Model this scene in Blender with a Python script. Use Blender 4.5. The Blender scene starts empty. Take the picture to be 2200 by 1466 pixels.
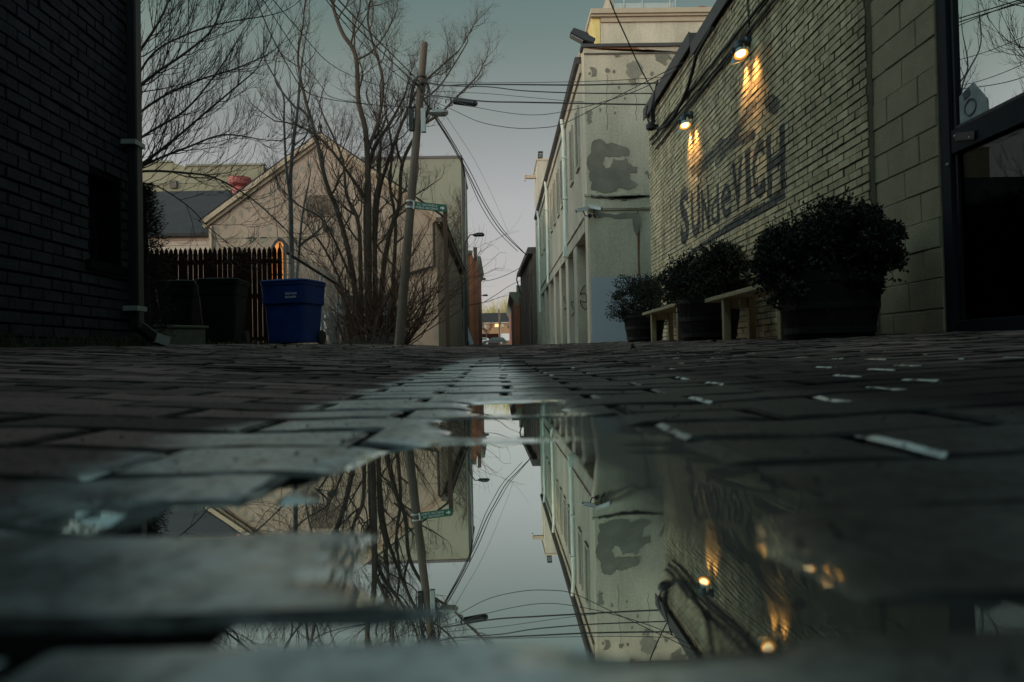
import bpy, math, random
import numpy as np
from mathutils import Vector, Matrix, noise

# ------------------------------------------------------------------ scene, camera, world, sun
C = bpy.context.scene
COL = C.collection
FPX, CX, CY = 1600.0, 1100.0, 733.0
CAM = np.array([0.0, 0.0, 0.055])

def _n(v):
    v = np.array(v, float); return v / np.linalg.norm(v)
_Yc = _n((-28 / FPX, -32 / FPX, 1.0))                  # world +Y in camera axes (right, up, forward)
_Zc = np.array((-0.021, 1.0, 0.0)); _Zc = _n(_Zc - _Yc * _Zc.dot(_Yc))
_Xc = np.cross(_Zc, _Yc); _Xc = _n(_Xc)
if _Xc[0] < 0: _Xc = -_Xc
M_cw = np.stack([_Xc, _Yc, _Zc])                        # rows: world axes in camera axes
R_, U_, F_ = M_cw[:, 0], M_cw[:, 1], M_cw[:, 2]

def ray(px, py):
    return R_ * ((px - CX) / FPX) - U_ * ((py - CY) / FPX) + F_
def P(px, py, d):                                       # point seen at a photo pixel, at depth y = d
    r = ray(px, py); return CAM + r * (d / r[1])
def PX(px, py, x):                                      # ... on the plane x
    r = ray(px, py); return CAM + r * (x / r[0])

cam_d = bpy.data.cameras.new('camera'); cam = bpy.data.objects.new('camera', cam_d); COL.objects.link(cam)
mw = Matrix(((R_[0], U_[0], -F_[0], CAM[0]), (R_[1], U_[1], -F_[1], CAM[1]), (R_[2], U_[2], -F_[2], CAM[2]), (0, 0, 0, 1)))
cam.matrix_world = mw
cam_d.sensor_width = 36; cam_d.lens = 36 * FPX / 2200
cam_d.clip_start = 0.01; cam_d.clip_end = 2000
cam_d.dof.use_dof = True; cam_d.dof.focus_distance = 13; cam_d.dof.aperture_fstop = 8.5
C.camera = cam
C.view_settings.view_transform = 'Standard'; C.view_settings.look = 'None'
C.view_settings.exposure = 0.0; C.view_settings.gamma = 1.0
C.cycles.max_bounces = 8; C.cycles.use_denoising = True
C.cycles.sample_clamp_indirect = 4

w = bpy.data.worlds.new('World'); C.world = w; w.use_nodes = True
nt = w.node_tree; nt.nodes.clear()
def N(t, **k):
    n = nt.nodes.new(t)
    for a, b in k.items(): setattr(n, a, b)
    return n
SUN_AZ = math.radians(235)                              # compass direction of the sun, clockwise from +Y: behind the camera, to the left
SUN_EL = math.radians(4)
sky = N('ShaderNodeTexSky', sky_type='NISHITA', sun_disc=False, sun_elevation=SUN_EL, sun_rotation=SUN_AZ, altitude=50, air_density=1.0, dust_density=1.5, ozone_density=2.0)
bg1 = N('ShaderNodeBackground'); bg1.inputs['Strength'].default_value = 0.05
nt.links.new(sky.outputs[0], bg1.inputs[0])
tc = N('ShaderNodeTexCoord'); sep = N('ShaderNodeSeparateXYZ'); nt.links.new(tc.outputs['Generated'], sep.inputs[0])
ramp = N('ShaderNodeValToRGB')
e = ramp.color_ramp.elements
e[0].position = 0.0; e[0].color = (.40, .365, .36, 1)
e[1].position = 0.5; e[1].color = (.085, .140, .135, 1)
for p_, c_ in ((.08, (.43, .395, .40, 1)), (.20, (.39, .365, .355, 1)), (.30, (.245, .25, .222, 1)), (.40, (.142, .180, .140, 1)), (1.0, (.10, .145, .14, 1))):
    q = ramp.color_ramp.elements.new(p_); q.color = c_
nt.links.new(sep.outputs['Z'], ramp.inputs[0])
# the evening side of the sky (behind the camera, where the sun went down) is brighter
mr = N('ShaderNodeMapRange'); mr.inputs['From Min'].default_value = -0.25; mr.inputs['From Max'].default_value = 0.9
mr.inputs['To Min'].default_value = 1.0; mr.inputs['To Max'].default_value = 9.5; mr.interpolation_type = 'SMOOTHSTEP'
dt = N('ShaderNodeVectorMath', operation='DOT_PRODUCT'); nt.links.new(tc.outputs['Generated'], dt.inputs[0]); dt.inputs[1].default_value = (math.sin(SUN_AZ), math.cos(SUN_AZ), 0)
nt.links.new(dt.outputs['Value'], mr.inputs['Value'])
bg2 = N('ShaderNodeBackground'); nt.links.new(ramp.outputs[0], bg2.inputs[0]); nt.links.new(mr.outputs[0], bg2.inputs['Strength'])
add = N('ShaderNodeAddShader'); out = N('ShaderNodeOutputWorld')
nt.links.new(bg1.outputs[0], add.inputs[0]); nt.links.new(bg2.outputs[0], add.inputs[1]); nt.links.new(add.outputs[0], out.inputs[0])

sd = bpy.data.lights.new('sun', 'SUN'); sd.energy = 0.55; sd.angle = math.radians(0.5); sd.color = (1.0, .62, .28)
sun = bpy.data.objects.new('sun', sd); COL.objects.link(sun)
_sv = Vector((math.sin(SUN_AZ) * math.cos(SUN_EL), math.cos(SUN_AZ) * math.cos(SUN_EL), math.sin(SUN_EL)))
sun.rotation_euler = _sv.to_track_quat('Z', 'Y').to_euler()

rng = random.Random(7)

# ------------------------------------------------------------------ materials
def newmat(name):
    m = bpy.data.materials.new(name); m.use_nodes = True
    return m, m.node_tree, m.node_tree.nodes['Principled BSDF']
def mat(name, col, rough=.8, var=.25, scale=3.0, fine=40.0, bump=.0, bscale=30.0, metal=0.0, streak=0.0, col2=None, spec=.5):
    m, t, b = newmat(name)
    def nd(k, **kw):
        n = t.nodes.new(k)
        for a, c in kw.items(): setattr(n, a, c)
        return n
    co = nd('ShaderNodeTexCoord')
    n1 = nd('ShaderNodeTexNoise'); n1.inputs['Scale'].default_value = scale; n1.inputs['Detail'].default_value = 6; n1.inputs['Roughness'].default_value = .65
    if streak:
        mp = nd('ShaderNodeMapping'); mp.inputs['Scale'].default_value = (1, 1, 1 / streak)
        t.links.new(co.outputs['Object'], mp.inputs[0]); t.links.new(mp.outputs[0], n1.inputs['Vector'])
    else:
        t.links.new(co.outputs['Object'], n1.inputs['Vector'])
    n2 = nd('ShaderNodeTexNoise'); n2.inputs['Scale'].default_value = fine; n2.inputs['Detail'].default_value = 3
    t.links.new(co.outputs['Object'], n2.inputs['Vector'])
    mx = nd('ShaderNodeMath', operation='MULTIPLY_ADD'); mx.inputs[1].default_value = .3
    t.links.new(n2.outputs[0], mx.inputs[0])
    mm = nd('ShaderNodeMath', operation='MULTIPLY'); mm.inputs[1].default_value = .7; t.links.new(n1.outputs[0], mm.inputs[0]); t.links.new(mm.outputs[0], mx.inputs[2])
    r = nd('ShaderNodeValToRGB'); r.color_ramp.elements[0].position = .3; r.color_ramp.elements[1].position = .7
    c2 = col2 or tuple(min(1, c * (1 + var)) for c in col)
    c1 = col if col2 else tuple(c * (1 - var) for c in col)
    r.color_ramp.elements[0].color = (*c1, 1); r.color_ramp.elements[1].color = (*c2, 1)
    t.links.new(mx.outputs[0], r.inputs[0]); t.links.new(r.outputs[0], b.inputs['Base Color'])
    b.inputs['Roughness'].default_value = rough; b.inputs['Metallic'].default_value = metal
    b.inputs['Specular IOR Level'].default_value = spec
    if bump:
        n3 = nd('ShaderNodeTexNoise'); n3.inputs['Scale'].default_value = bscale; n3.inputs['Detail'].default_value = 5
        t.links.new(co.outputs['Object'], n3.inputs['Vector'])
        bp = nd('ShaderNodeBump'); bp.inputs['Strength'].default_value = bump; bp.inputs['Distance'].default_value = .02
        t.links.new(n3.outputs[0], bp.inputs['Height']); t.links.new(bp.outputs[0], b.inputs['Normal'])
    return m
def emit(name, col, s):
    m, t, b = newmat(name); b.inputs['Base Color'].default_value = (*[min(1, c) for c in col], 1)
    b.inputs['Emission Color'].default_value = (*col, 1); b.inputs['Emission Strength'].default_value = s
    return m

MT = {}
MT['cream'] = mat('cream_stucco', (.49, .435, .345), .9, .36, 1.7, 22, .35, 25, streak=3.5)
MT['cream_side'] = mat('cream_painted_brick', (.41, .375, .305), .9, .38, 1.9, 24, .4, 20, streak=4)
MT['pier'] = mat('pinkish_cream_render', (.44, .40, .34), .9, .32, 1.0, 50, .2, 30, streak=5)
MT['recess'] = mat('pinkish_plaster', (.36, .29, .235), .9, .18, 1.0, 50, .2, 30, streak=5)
MT['bluepaint'] = mat('pale_blue_paint', (.40, .43, .50), .85, .06, 1.0, 80, .15, 60)
MT['peel'] = mat('bare_cement', (.205, .19, .155), .95, .3, 3.0, 40, .3, 30)
MT['peel_light'] = mat('bare_cement_pale', (.25, .235, .20), .95, .25, 4.0, 40, .3, 30)
MT['stain'] = mat('black_mildew', (.10, .09, .075), .95, .45, 6.0, 40, .1, 30)
MT['gable'] = mat('pinkish_stucco', (.355, .28, .225), .9, .22, 1.3, 40, .2, 20)
MT['trim'] = mat('tan_trim_paint', (.40, .325, .24), .8, .12, 3, 40)
MT['siding'] = mat('pale_siding', (.48, .42, .36), .8, .1, 2, 40)
MT['olive'] = mat('olive_stucco', (.20, .205, .155), .92, .14, .5, 20, .2, 10, streak=5)
MT['olive2'] = mat('yellowish_stucco', (.20, .19, .13), .92, .2, .4, 15, .2, 10, streak=4)
MT['shingle'] = mat('dark_shingles', (.026, .025, .030), .9, .3, 2, 25, .4, 20)
MT['orange_brick'] = mat('orange_brick', (.42, .15, .07), .9, .3, 1.0, 12, .3, 14)
MT['red_brick'] = mat('red_brick', (.27, .11, .07), .9, .3, 1.0, 12, .3, 14)
MT['dark_brick'] = mat('soot_brown_brick', (.125, .09, .068), .9, .35, 1.0, 12, .3, 14)
MT['tan_brick'] = mat('tan_brick_far', (.34, .20, .11), .9, .2, .5, 6)
MT['mortar'] = mat('olive_painted_mortar', (.20, .18, .13), .95, .2, 8, 60, .3, 50)
MT['black_brick'] = mat('black_painted_brick', (.026, .028, .037), .7, .7, 5, 60, .35, 60, spec=.25)
MT['black_mortar'] = mat('black_painted_mortar', (.005, .005, .007), .9, .2, 8, 60, spec=.1)
MT['block'] = mat('olive_painted_block', (.37, .305, .205), .9, .2, 4, 90, .3, 80)
MT['black_metal'] = mat('black_metal', (.015, .016, .02), .45, .2, 5, 40, metal=.2)
MT['navy'] = mat('navy_black_timber', (.012, .015, .024), .6, .25, 6, 60, spec=.2)
MT['room'] = mat('dark_room', (.012, .012, .012), .9, .1)
MT['coping'] = mat('dark_brown_flashing', (.055, .048, .048), .45, .2, 3, 40, metal=.3)
MT['galv'] = mat('galvanised_grey', (.33, .36, .35), .5, .2, 5, 40, metal=.4)
MT['pipe'] = mat('pale_green_pipe_paint', (.66, .72, .68), .6, .2, 6, 40, streak=4)
MT['rust_pipe'] = mat('rust_brown_pipe', (.20, .10, .06), .7, .3, 6, 40)
MT['polewood'] = mat('weathered_pole_wood', (.115, .088, .070), .9, .4, 10, 60, .5, 40, streak=14)
MT['postwood'] = mat('reddish_post', (.12, .065, .045), .85, .35, 8, 60, .3, 40, streak=10)
MT['fencewood'] = mat('dark_red_fence_stain', (.026, .009, .007), .9, .4, 8, 60, .3, 40, streak=12, spec=.08)
MT['bark'] = mat('grey_brown_bark', (.060, .045, .035), .95, .35, 8, 60, .5, 40)
MT['bark_dark'] = mat('dark_bark', (.045, .038, .034), .95, .35, 8, 60)
MT['bark_pale'] = mat('pale_grey_bark', (.095, .092, .088), .9, .3, 10, 60)
MT['bark_red'] = mat('reddish_brown_stems', (.105, .062, .044), .95, .35, 8, 60)
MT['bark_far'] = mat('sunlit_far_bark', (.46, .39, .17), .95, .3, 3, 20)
MT['leaf'] = mat('boxwood_leaf', (.014, .018, .009), .65, .5, 14, 60)
MT['needle'] = mat('conifer_needle', (.016, .021, .014), .8, .4, 10, 60)
MT['barrel'] = mat('dark_barrel_stave', (.017, .014, .012), .85, .5, 9, 60, .4, 40, streak=12, spec=.2)
MT['hoop'] = mat('dark_iron_hoop', (.028, .028, .03), .5, .3, 12, 60, metal=.5)
MT['soil'] = mat('potting_soil', (.02, .015, .011), .95, .3)
MT['plank'] = mat('pale_pine_plank', (.36, .29, .17), .75, .2, 8, 60, .2, 40)
MT['green_bin'] = mat('dark_green_plastic', (.0035, .007, .005), .7, .2, 5, 60, spec=.2)
MT['blue_bin'] = mat('blue_plastic', (.008, .036, .17), .6, .4, 4, 60, spec=.2)
MT['rubber'] = mat('black_rubber', (.012, .012, .012), .7, .2)
MT['white'] = mat('white_lettering', (.75, .77, .77), .6, .08, 5, 40)
MT['sign_green'] = mat('sign_green', (.005, .13, .075), .4, .12, 3, 40)
MT['cable'] = mat('black_cable', (.010, .011, .012), .6, .2)
MT['redvent'] = mat('red_vent_paint', (.30, .07, .06), .6, .25, 6, 40)
MT['concrete'] = mat('mossy_concrete', (.13, .135, .10), .9, .4, 5, 50, .3, 40)
MT['silver'] = mat('silver_car_paint', (.35, .36, .38), .3, .08, 3, 40, metal=.6)
MT['darkcar'] = mat('dark_green_car_paint', (.022, .030, .030), .25, .1, 3, 40)
MT['whitecar'] = mat('white_car_paint', (.62, .63, .65), .35, .06, 3, 40)
MT['carglass'] = mat('car_glass', (.03, .04, .045), .08, .1)
MT['chrome'] = mat('chrome', (.6, .6, .62), .2, .05, metal=1.0)
MT['tail'] = mat('red_lens', (.45, .05, .03), .3, .1)
MT['poster'] = mat('grey_poster_paper', (.42, .45, .45), .8, .35, 9, 40)
MT['poster_ink'] = mat('poster_dark_ink', (.13, .13, .15), .8, .4, 20, 60)
MT['shade_metal'] = mat('grey_enamel_shade', (.34, .40, .40), .4, .1)
MT['lamp_body'] = mat('blue_grey_lamp_body', (.035, .055, .075), .45, .2)
MT['dryleaf'] = mat('dry_leaf', (.14, .085, .05), .9, .4, 30, 60)
MT['graffiti'] = mat('black_marker', (.05, .05, .055), .8, .3)
MT['rusty'] = mat('rust_stain', (.22, .10, .05), .9, .4, 12, 60)
MT['bulb'] = emit('lit_bulb', (1.0, .74, .38), 3.2)
MT['reflector'] = emit('lit_reflector', (1.0, .45, .08), .75)
MT['warmwin'] = emit('warm_lit_glass', (1.0, .34, .06), .22)
MT['yellowwin'] = emit('yellow_lit_window', (1.0, .72, .30), .8)
MT['greywin'] = mat('pale_window', (.40, .42, .40), .3, .1)
MT['yellow_trim'] = mat('yellow_cream_paint', (.66, .52, .20), .8, .15, 2, 40)  # yellow of the low sun put into the cream of the coved return
MT['dullwin'] = mat('dark_slit_glass', (.05, .05, .045), .35, .3)

# paving: dry dark bricks, wet and glossy along the gutter line in the middle of the alley
def paving_mat():
    m, t, b = newmat('brick_pavers'); L = t.links.new
    def nd(k, **kw):
        n = t.nodes.new(k)
        for a, c in kw.items(): setattr(n, a, c)
        return n
    def math_(op, a, bb=None, c=None, clamp=False):
        n = nd('ShaderNodeMath', operation=op); n.use_clamp = clamp
        for i, v in enumerate((a, bb, c)):
            if v is None: continue
            if isinstance(v, (int, float)): n.inputs[i].default_value = v
            else: L(v, n.inputs[i])
        return n.outputs[0]
    def sstep(v, a, bb):
        n = nd('ShaderNodeMapRange', interpolation_type='SMOOTHSTEP'); n.inputs['From Min'].default_value = a; n.inputs['From Max'].default_value = bb
        L(v, n.inputs['Value']); return n.outputs[0]
    co = nd('ShaderNodeTexCoord'); sp = nd('ShaderNodeSeparateXYZ'); L(co.outputs['Object'], sp.inputs[0])
    nz = nd('ShaderNodeTexNoise'); nz.inputs['Scale'].default_value = 7; nz.inputs['Detail'].default_value = 6; L(co.outputs['Object'], nz.inputs['Vector'])
    fine = nd('ShaderNodeTexNoise'); fine.inputs['Scale'].default_value = 170; fine.inputs['Detail'].default_value = 4; L(co.outputs['Object'], fine.inputs['Vector'])
    mid = nd('ShaderNodeTexNoise'); mid.inputs['Scale'].default_value = 38; mid.inputs['Detail'].default_value = 5; L(co.outputs['Object'], mid.inputs['Vector'])
    wob = math_('MULTIPLY_ADD', math_('SUBTRACT', nz.outputs[0], .5), .12, sp.outputs['X'])
    wet = math_('MULTIPLY', sstep(wob, -.225, -.175), math_('MULTIPLY_ADD', sstep(wob, .09, .01), .80, math_('MULTIPLY', sstep(wob, .38, .30), .13)))
    wet = math_('MULTIPLY', wet, sstep(sp.outputs['Y'], 5.5, 1.6))
    at = nd('ShaderNodeAttribute', attribute_name='tone'); 
    r = nd('ShaderNodeValToRGB'); L(at.outputs['Fac'], r.inputs[0])
    r.color_ramp.elements[0].color = (.095, .066, .064, 1); r.color_ramp.elements[1].color = (.33, .225, .212, 1)
    mxn = nd('ShaderNodeMix', data_type='RGBA', blend_type='MULTIPLY'); mxn.inputs[0].default_value = .7
    L(r.outputs[0], mxn.inputs[6])
    rr = nd('ShaderNodeValToRGB'); L(fine.outputs[0], rr.inputs[0]); rr.color_ramp.elements[0].position = .3; rr.color_ramp.elements[1].position = .7
    rr.color_ramp.elements[0].color = (.35, .35, .35, 1); rr.color_ramp.elements[1].color = (1.5, 1.45, 1.4, 1); L(rr.outputs[0], mxn.inputs[7])
    damp_shade = math_('MULTIPLY', math_('MULTIPLY', sstep(wob, -.20, -.12), sstep(wob, 1.25, .55)), sstep(sp.outputs['Y'], 2.6, .7))  # damp bricks, with deep shade right of the puddle painted into the colour
    ge = nd('ShaderNodeNewGeometry'); sn = nd('ShaderNodeSeparateXYZ'); L(ge.outputs['True Normal'], sn.inputs[0])
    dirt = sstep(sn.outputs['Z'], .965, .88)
    wd = nd('ShaderNodeMix', data_type='RGBA'); L(math_('MULTIPLY', damp_shade, .90), wd.inputs[0]); L(mxn.outputs[2], wd.inputs[6]); wd.inputs[7].default_value = (.016, .012, .011, 1)
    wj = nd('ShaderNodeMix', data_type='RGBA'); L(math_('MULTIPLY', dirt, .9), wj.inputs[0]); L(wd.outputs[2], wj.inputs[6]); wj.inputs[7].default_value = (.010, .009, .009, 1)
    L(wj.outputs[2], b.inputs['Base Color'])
    b.inputs['Roughness'].default_value = .85; b.inputs['Specular IOR Level'].default_value = .22
    bp = nd('ShaderNodeBump'); bp.inputs['Strength'].default_value = .6; bp.inputs['Distance'].default_value = .0016
    L(math_('MULTIPLY_ADD', mid.outputs[0], 1.2, fine.outputs[0]), bp.inputs['Height']); L(bp.outputs[0], b.inputs['Normal'])
    gl = nd('ShaderNodeBsdfGlossy'); gl.inputs['Color'].default_value = (.92, .97, .94, 1)
    L(math_('MULTIPLY_ADD', mid.outputs[0], .30, .20), gl.inputs['Roughness'])
    bp2 = nd('ShaderNodeBump'); bp2.inputs['Strength'].default_value = .35; bp2.inputs['Distance'].default_value = .0012
    L(math_('MULTIPLY_ADD', fine.outputs[0], .45, mid.outputs[0]), bp2.inputs['Height']); L(bp2.outputs[0], gl.inputs['Normal'])
    lw = nd('ShaderNodeLayerWeight'); lw.inputs['Blend'].default_value = .5
    g = math_('POWER', lw.outputs['Facing'], .5)
    side = math_('MULTIPLY', math_('MULTIPLY', sstep(sn.outputs['X'], -.25, -.40), sstep(at.outputs['Fac'], .42, .60)), math_('MULTIPLY', sstep(sp.outputs['X'], -.3, -.1), sstep(sp.outputs['X'], 1.3, .9)))
    side = math_('MULTIPLY', side, sstep(sp.outputs['Y'], 4.5, 1.2))
    film = math_('MULTIPLY', math_('MULTIPLY', math_('MULTIPLY_ADD', sstep(mid.outputs[0], .30, .55), .12, .88), math_('MULTIPLY_ADD', sstep(fine.outputs[0], .34, .54), .38, .62)), math_('MULTIPLY_ADD', dirt, -.85, 1.0))
    fac = math_('MAXIMUM', math_('MULTIPLY', math_('MULTIPLY', g, 1.12), math_('MULTIPLY', wet, film)), math_('MULTIPLY', math_('MULTIPLY', side, sstep(mid.outputs[0], .34, .50)), .9), clamp=True)
    # where the brick barely clears the puddle a film of standing water lies over it
    lf = nd('ShaderNodeAttribute', attribute_name='lift')
    thin = sstep(math_('MULTIPLY_ADD', math_('SUBTRACT', mid.outputs[0], .5), 2.2, lf.outputs['Fac']), 2.3, .3)
    thin = math_('MULTIPLY', thin, math_('MULTIPLY', math_('MULTIPLY_ADD', dirt, -1.0, 1.0, clamp=True), sstep(wob, .10, .05)))
    g2 = nd('ShaderNodeBsdfGlossy'); g2.inputs['Color'].default_value = (.90, 1.0, .95, 1); L(math_('MULTIPLY_ADD', sstep(lf.outputs['Fac'], .2, 2.6), .16, .015), g2.inputs['Roughness'])
    bp3 = nd('ShaderNodeBump'); bp3.inputs['Strength'].default_value = .10; bp3.inputs['Distance'].default_value = .001; L(mid.outputs[0], bp3.inputs['Height']); L(bp3.outputs[0], g2.inputs['Normal'])
    ms = nd('ShaderNodeMixShader'); L(fac, ms.inputs[0]); L(b.outputs[0], ms.inputs[1]); L(gl.outputs[0], ms.inputs[2])
    m2 = nd('ShaderNodeMixShader'); L(math_('MULTIPLY', thin, math_('POWER', lw.outputs['Facing'], .85)), m2.inputs[0]); L(ms.outputs[0], m2.inputs[1]); L(g2.outputs[0], m2.inputs[2])
    L(m2.outputs[0], t.nodes['Material Output'].inputs[0])
    return m
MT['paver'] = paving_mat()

def water_mat():
    m, t, b = newmat('puddle_water'); L = t.links.new
    b.inputs['Base Color'].default_value = (.012, .011, .010, 1); b.inputs['Roughness'].default_value = .6
    gl = t.nodes.new('ShaderNodeBsdfGlossy'); gl.inputs['Roughness'].default_value = .006; gl.inputs['Color'].default_value = (.90, 1.0, .95, 1)
    lw = t.nodes.new('ShaderNodeLayerWeight'); lw.inputs['Blend'].default_value = .5
    pw = t.nodes.new('ShaderNodeMath'); pw.operation = 'POWER'; pw.inputs[1].default_value = .85; L(lw.outputs['Facing'], pw.inputs[0])
    co = t.nodes.new('ShaderNodeTexCoord'); n = t.nodes.new('ShaderNodeTexNoise'); n.inputs['Scale'].default_value = 14; n.inputs['Detail'].default_value = 1
    L(co.outputs['Object'], n.inputs['Vector'])
    bp = t.nodes.new('ShaderNodeBump'); bp.inputs['Strength'].default_value = .035; bp.inputs['Distance'].default_value = .001
    sx = t.nodes.new('ShaderNodeSeparateXYZ'); L(co.outputs['Object'], sx.inputs[0])
    rp = t.nodes.new('ShaderNodeMapRange'); rp.interpolation_type = 'SMOOTHSTEP'; rp.inputs['From Min'].default_value = .036; rp.inputs['From Max'].default_value = .075; rp.inputs['To Min'].default_value = 1.0; rp.inputs['To Max'].default_value = 42.0; L(sx.outputs['X'], rp.inputs['Value'])
    hm = t.nodes.new('ShaderNodeMath'); hm.operation = 'MULTIPLY'; L(n.outputs[0], hm.inputs[0]); L(rp.outputs[0], hm.inputs[1])
    L(hm.outputs[0], bp.inputs['Height']); L(bp.outputs[0], gl.inputs['Normal'])
    mk = t.nodes.new('ShaderNodeMapRange'); mk.interpolation_type = 'SMOOTHSTEP'; mk.inputs['From Min'].default_value = .030; mk.inputs['From Max'].default_value = .062; mk.inputs['To Min'].default_value = 1.0; mk.inputs['To Max'].default_value = .17
    nw = t.nodes.new('ShaderNodeMath'); nw.operation = 'MULTIPLY_ADD'; nw.inputs[1].default_value = .03; L(n.outputs[0], nw.inputs[0]); L(sx.outputs['X'], nw.inputs[2])
    nv = t.nodes.new('ShaderNodeMath'); nv.operation = 'SUBTRACT'; nv.inputs[1].default_value = .015; L(nw.outputs[0], nv.inputs[0]); L(nv.outputs[0], mk.inputs['Value'])
    pm = t.nodes.new('ShaderNodeMath'); pm.operation = 'MULTIPLY'; L(pw.outputs[0], pm.inputs[0]); L(mk.outputs[0], pm.inputs[1]); pw = pm
    ms = t.nodes.new('ShaderNodeMixShader'); L(pw.outputs[0], ms.inputs[0]); L(b.outputs[0], ms.inputs[1]); L(gl.outputs[0], ms.inputs[2])
    L(ms.outputs[0], t.nodes['Material Output'].inputs[0])
    return m
MT['water'] = water_mat()

def glass_mat(name, k, tint):
    m, t, b = newmat(name); L = t.links.new
    tr = t.nodes.new('ShaderNodeBsdfTransparent'); tr.inputs[0].default_value = (*tint, 1)
    gl = t.nodes.new('ShaderNodeBsdfGlossy'); gl.inputs['Roughness'].default_value = .0; gl.inputs['Color'].default_value = (.85, .95, .95, 1)
    lw = t.nodes.new('ShaderNodeLayerWeight'); lw.inputs['Blend'].default_value = .5
    ma = t.nodes.new('ShaderNodeMath'); ma.operation = 'MULTIPLY_ADD'; ma.inputs[1].default_value = 1 - k; ma.inputs[2].default_value = k; L(lw.outputs['Fresnel'], ma.inputs[0])
    ms = t.nodes.new('ShaderNodeMixShader'); L(ma.outputs[0], ms.inputs[0]); L(tr.outputs[0], ms.inputs[1]); L(gl.outputs[0], ms.inputs[2])
    L(ms.outputs[0], t.nodes['Material Output'].inputs[0]); return m
MT['glass'] = glass_mat('window_glass', .50, (.8, .85, .85))
MT['glass_low'] = glass_mat('lower_window_glass', .0, (.3, .3, .3))
MT['glass_low'].node_tree.nodes['Math'].inputs[1].default_value = .14

def wallbrick_mat():
    m, t, b = newmat('olive_painted_brick'); L = t.links.new
    co = t.nodes.new('ShaderNodeTexCoord')
    n1 = t.nodes.new('ShaderNodeTexNoise'); n1.inputs['Scale'].default_value = 1.6; n1.inputs['Detail'].default_value = 6; L(co.outputs['Object'], n1.inputs['Vector'])
    n2 = t.nodes.new('ShaderNodeTexNoise'); n2.inputs['Scale'].default_value = 45; n2.inputs['Detail'].default_value = 5; L(co.outputs['Object'], n2.inputs['Vector'])
    at = t.nodes.new('ShaderNodeAttribute'); at.attribute_name = 'tone'
    pa = t.nodes.new('ShaderNodeAttribute'); pa.attribute_name = 'paint'
    s = t.nodes.new('ShaderNodeMath'); s.operation = 'MULTIPLY_ADD'; s.inputs[1].default_value = .5; L(at.outputs['Fac'], s.inputs[0])
    s2 = t.nodes.new('ShaderNodeMath'); s2.operation = 'MULTIPLY'; s2.inputs[1].default_value = .55; L(n1.outputs[0], s2.inputs[0]); L(s2.outputs[0], s.inputs[2])
    r = t.nodes.new('ShaderNodeValToRGB'); L(s.outputs[0], r.inputs[0])
    r.color_ramp.elements[0].position = .1; r.color_ramp.elements[1].position = .9
    r.color_ramp.elements[0].color = (.43, .355, .225, 1); r.color_ramp.elements[1].color = (.76, .64, .43, 1)
    # faded dark blue lettering, worn through in places
    a1 = t.nodes.new('ShaderNodeMath'); a1.operation = 'MULTIPLY_ADD'; a1.inputs[1].default_value = .75; L(n2.outputs[0], a1.inputs[0]); L(pa.outputs['Fac'], a1.inputs[2])
    mr_ = t.nodes.new('ShaderNodeMapRange'); mr_.interpolation_type = 'SMOOTHSTEP'; mr_.inputs['From Min'].default_value = .72; mr_.inputs['From Max'].default_value = 1.18; mr_.inputs['To Max'].default_value = .92; L(a1.outputs[0], mr_.inputs['Value'])
    mx = t.nodes.new('ShaderNodeMix'); mx.data_type = 'RGBA'; L(mr_.outputs[0], mx.inputs[0]); L(r.outputs[0], mx.inputs[6]); mx.inputs[7].default_value = (.040, .052, .068, 1)
    mp = t.nodes.new('ShaderNodeMapping'); mp.inputs['Scale'].default_value = (1, 1, .22); L(co.outputs['Object'], mp.inputs[0])
    n4 = t.nodes.new('ShaderNodeTexNoise'); n4.inputs['Scale'].default_value = 2.6; n4.inputs['Detail'].default_value = 7; n4.inputs['Roughness'].default_value = .7; L(mp.outputs[0], n4.inputs['Vector'])
    st = t.nodes.new('ShaderNodeMapRange'); st.inputs['From Min'].default_value = .36; st.inputs['From Max'].default_value = .58; st.inputs['To Min'].default_value = .52; st.inputs['To Max'].default_value = 1.08; L(n4.outputs[0], st.inputs['Value'])
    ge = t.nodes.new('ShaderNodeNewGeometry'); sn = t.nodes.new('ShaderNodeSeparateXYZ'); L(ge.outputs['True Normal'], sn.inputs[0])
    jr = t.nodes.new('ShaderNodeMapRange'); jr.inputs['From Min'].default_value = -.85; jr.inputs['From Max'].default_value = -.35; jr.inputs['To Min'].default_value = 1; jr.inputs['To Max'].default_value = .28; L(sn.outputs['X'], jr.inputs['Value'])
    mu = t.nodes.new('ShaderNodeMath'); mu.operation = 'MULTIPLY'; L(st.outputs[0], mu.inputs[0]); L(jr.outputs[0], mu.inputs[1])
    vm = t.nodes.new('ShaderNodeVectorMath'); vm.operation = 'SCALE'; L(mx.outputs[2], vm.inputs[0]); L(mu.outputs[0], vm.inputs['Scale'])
    L(vm.outputs[0], b.inputs['Base Color']); b.inputs['Roughness'].default_value = .75; b.inputs['Specular IOR Level'].default_value = .3
    bp = t.nodes.new('ShaderNodeBump'); bp.inputs['Strength'].default_value = .35; bp.inputs['Distance'].default_value = .006; L(n2.outputs[0], bp.inputs['Height']); L(bp.outputs[0], b.inputs['Normal'])
    return m
MT['wallbrick'] = wallbrick_mat()

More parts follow.
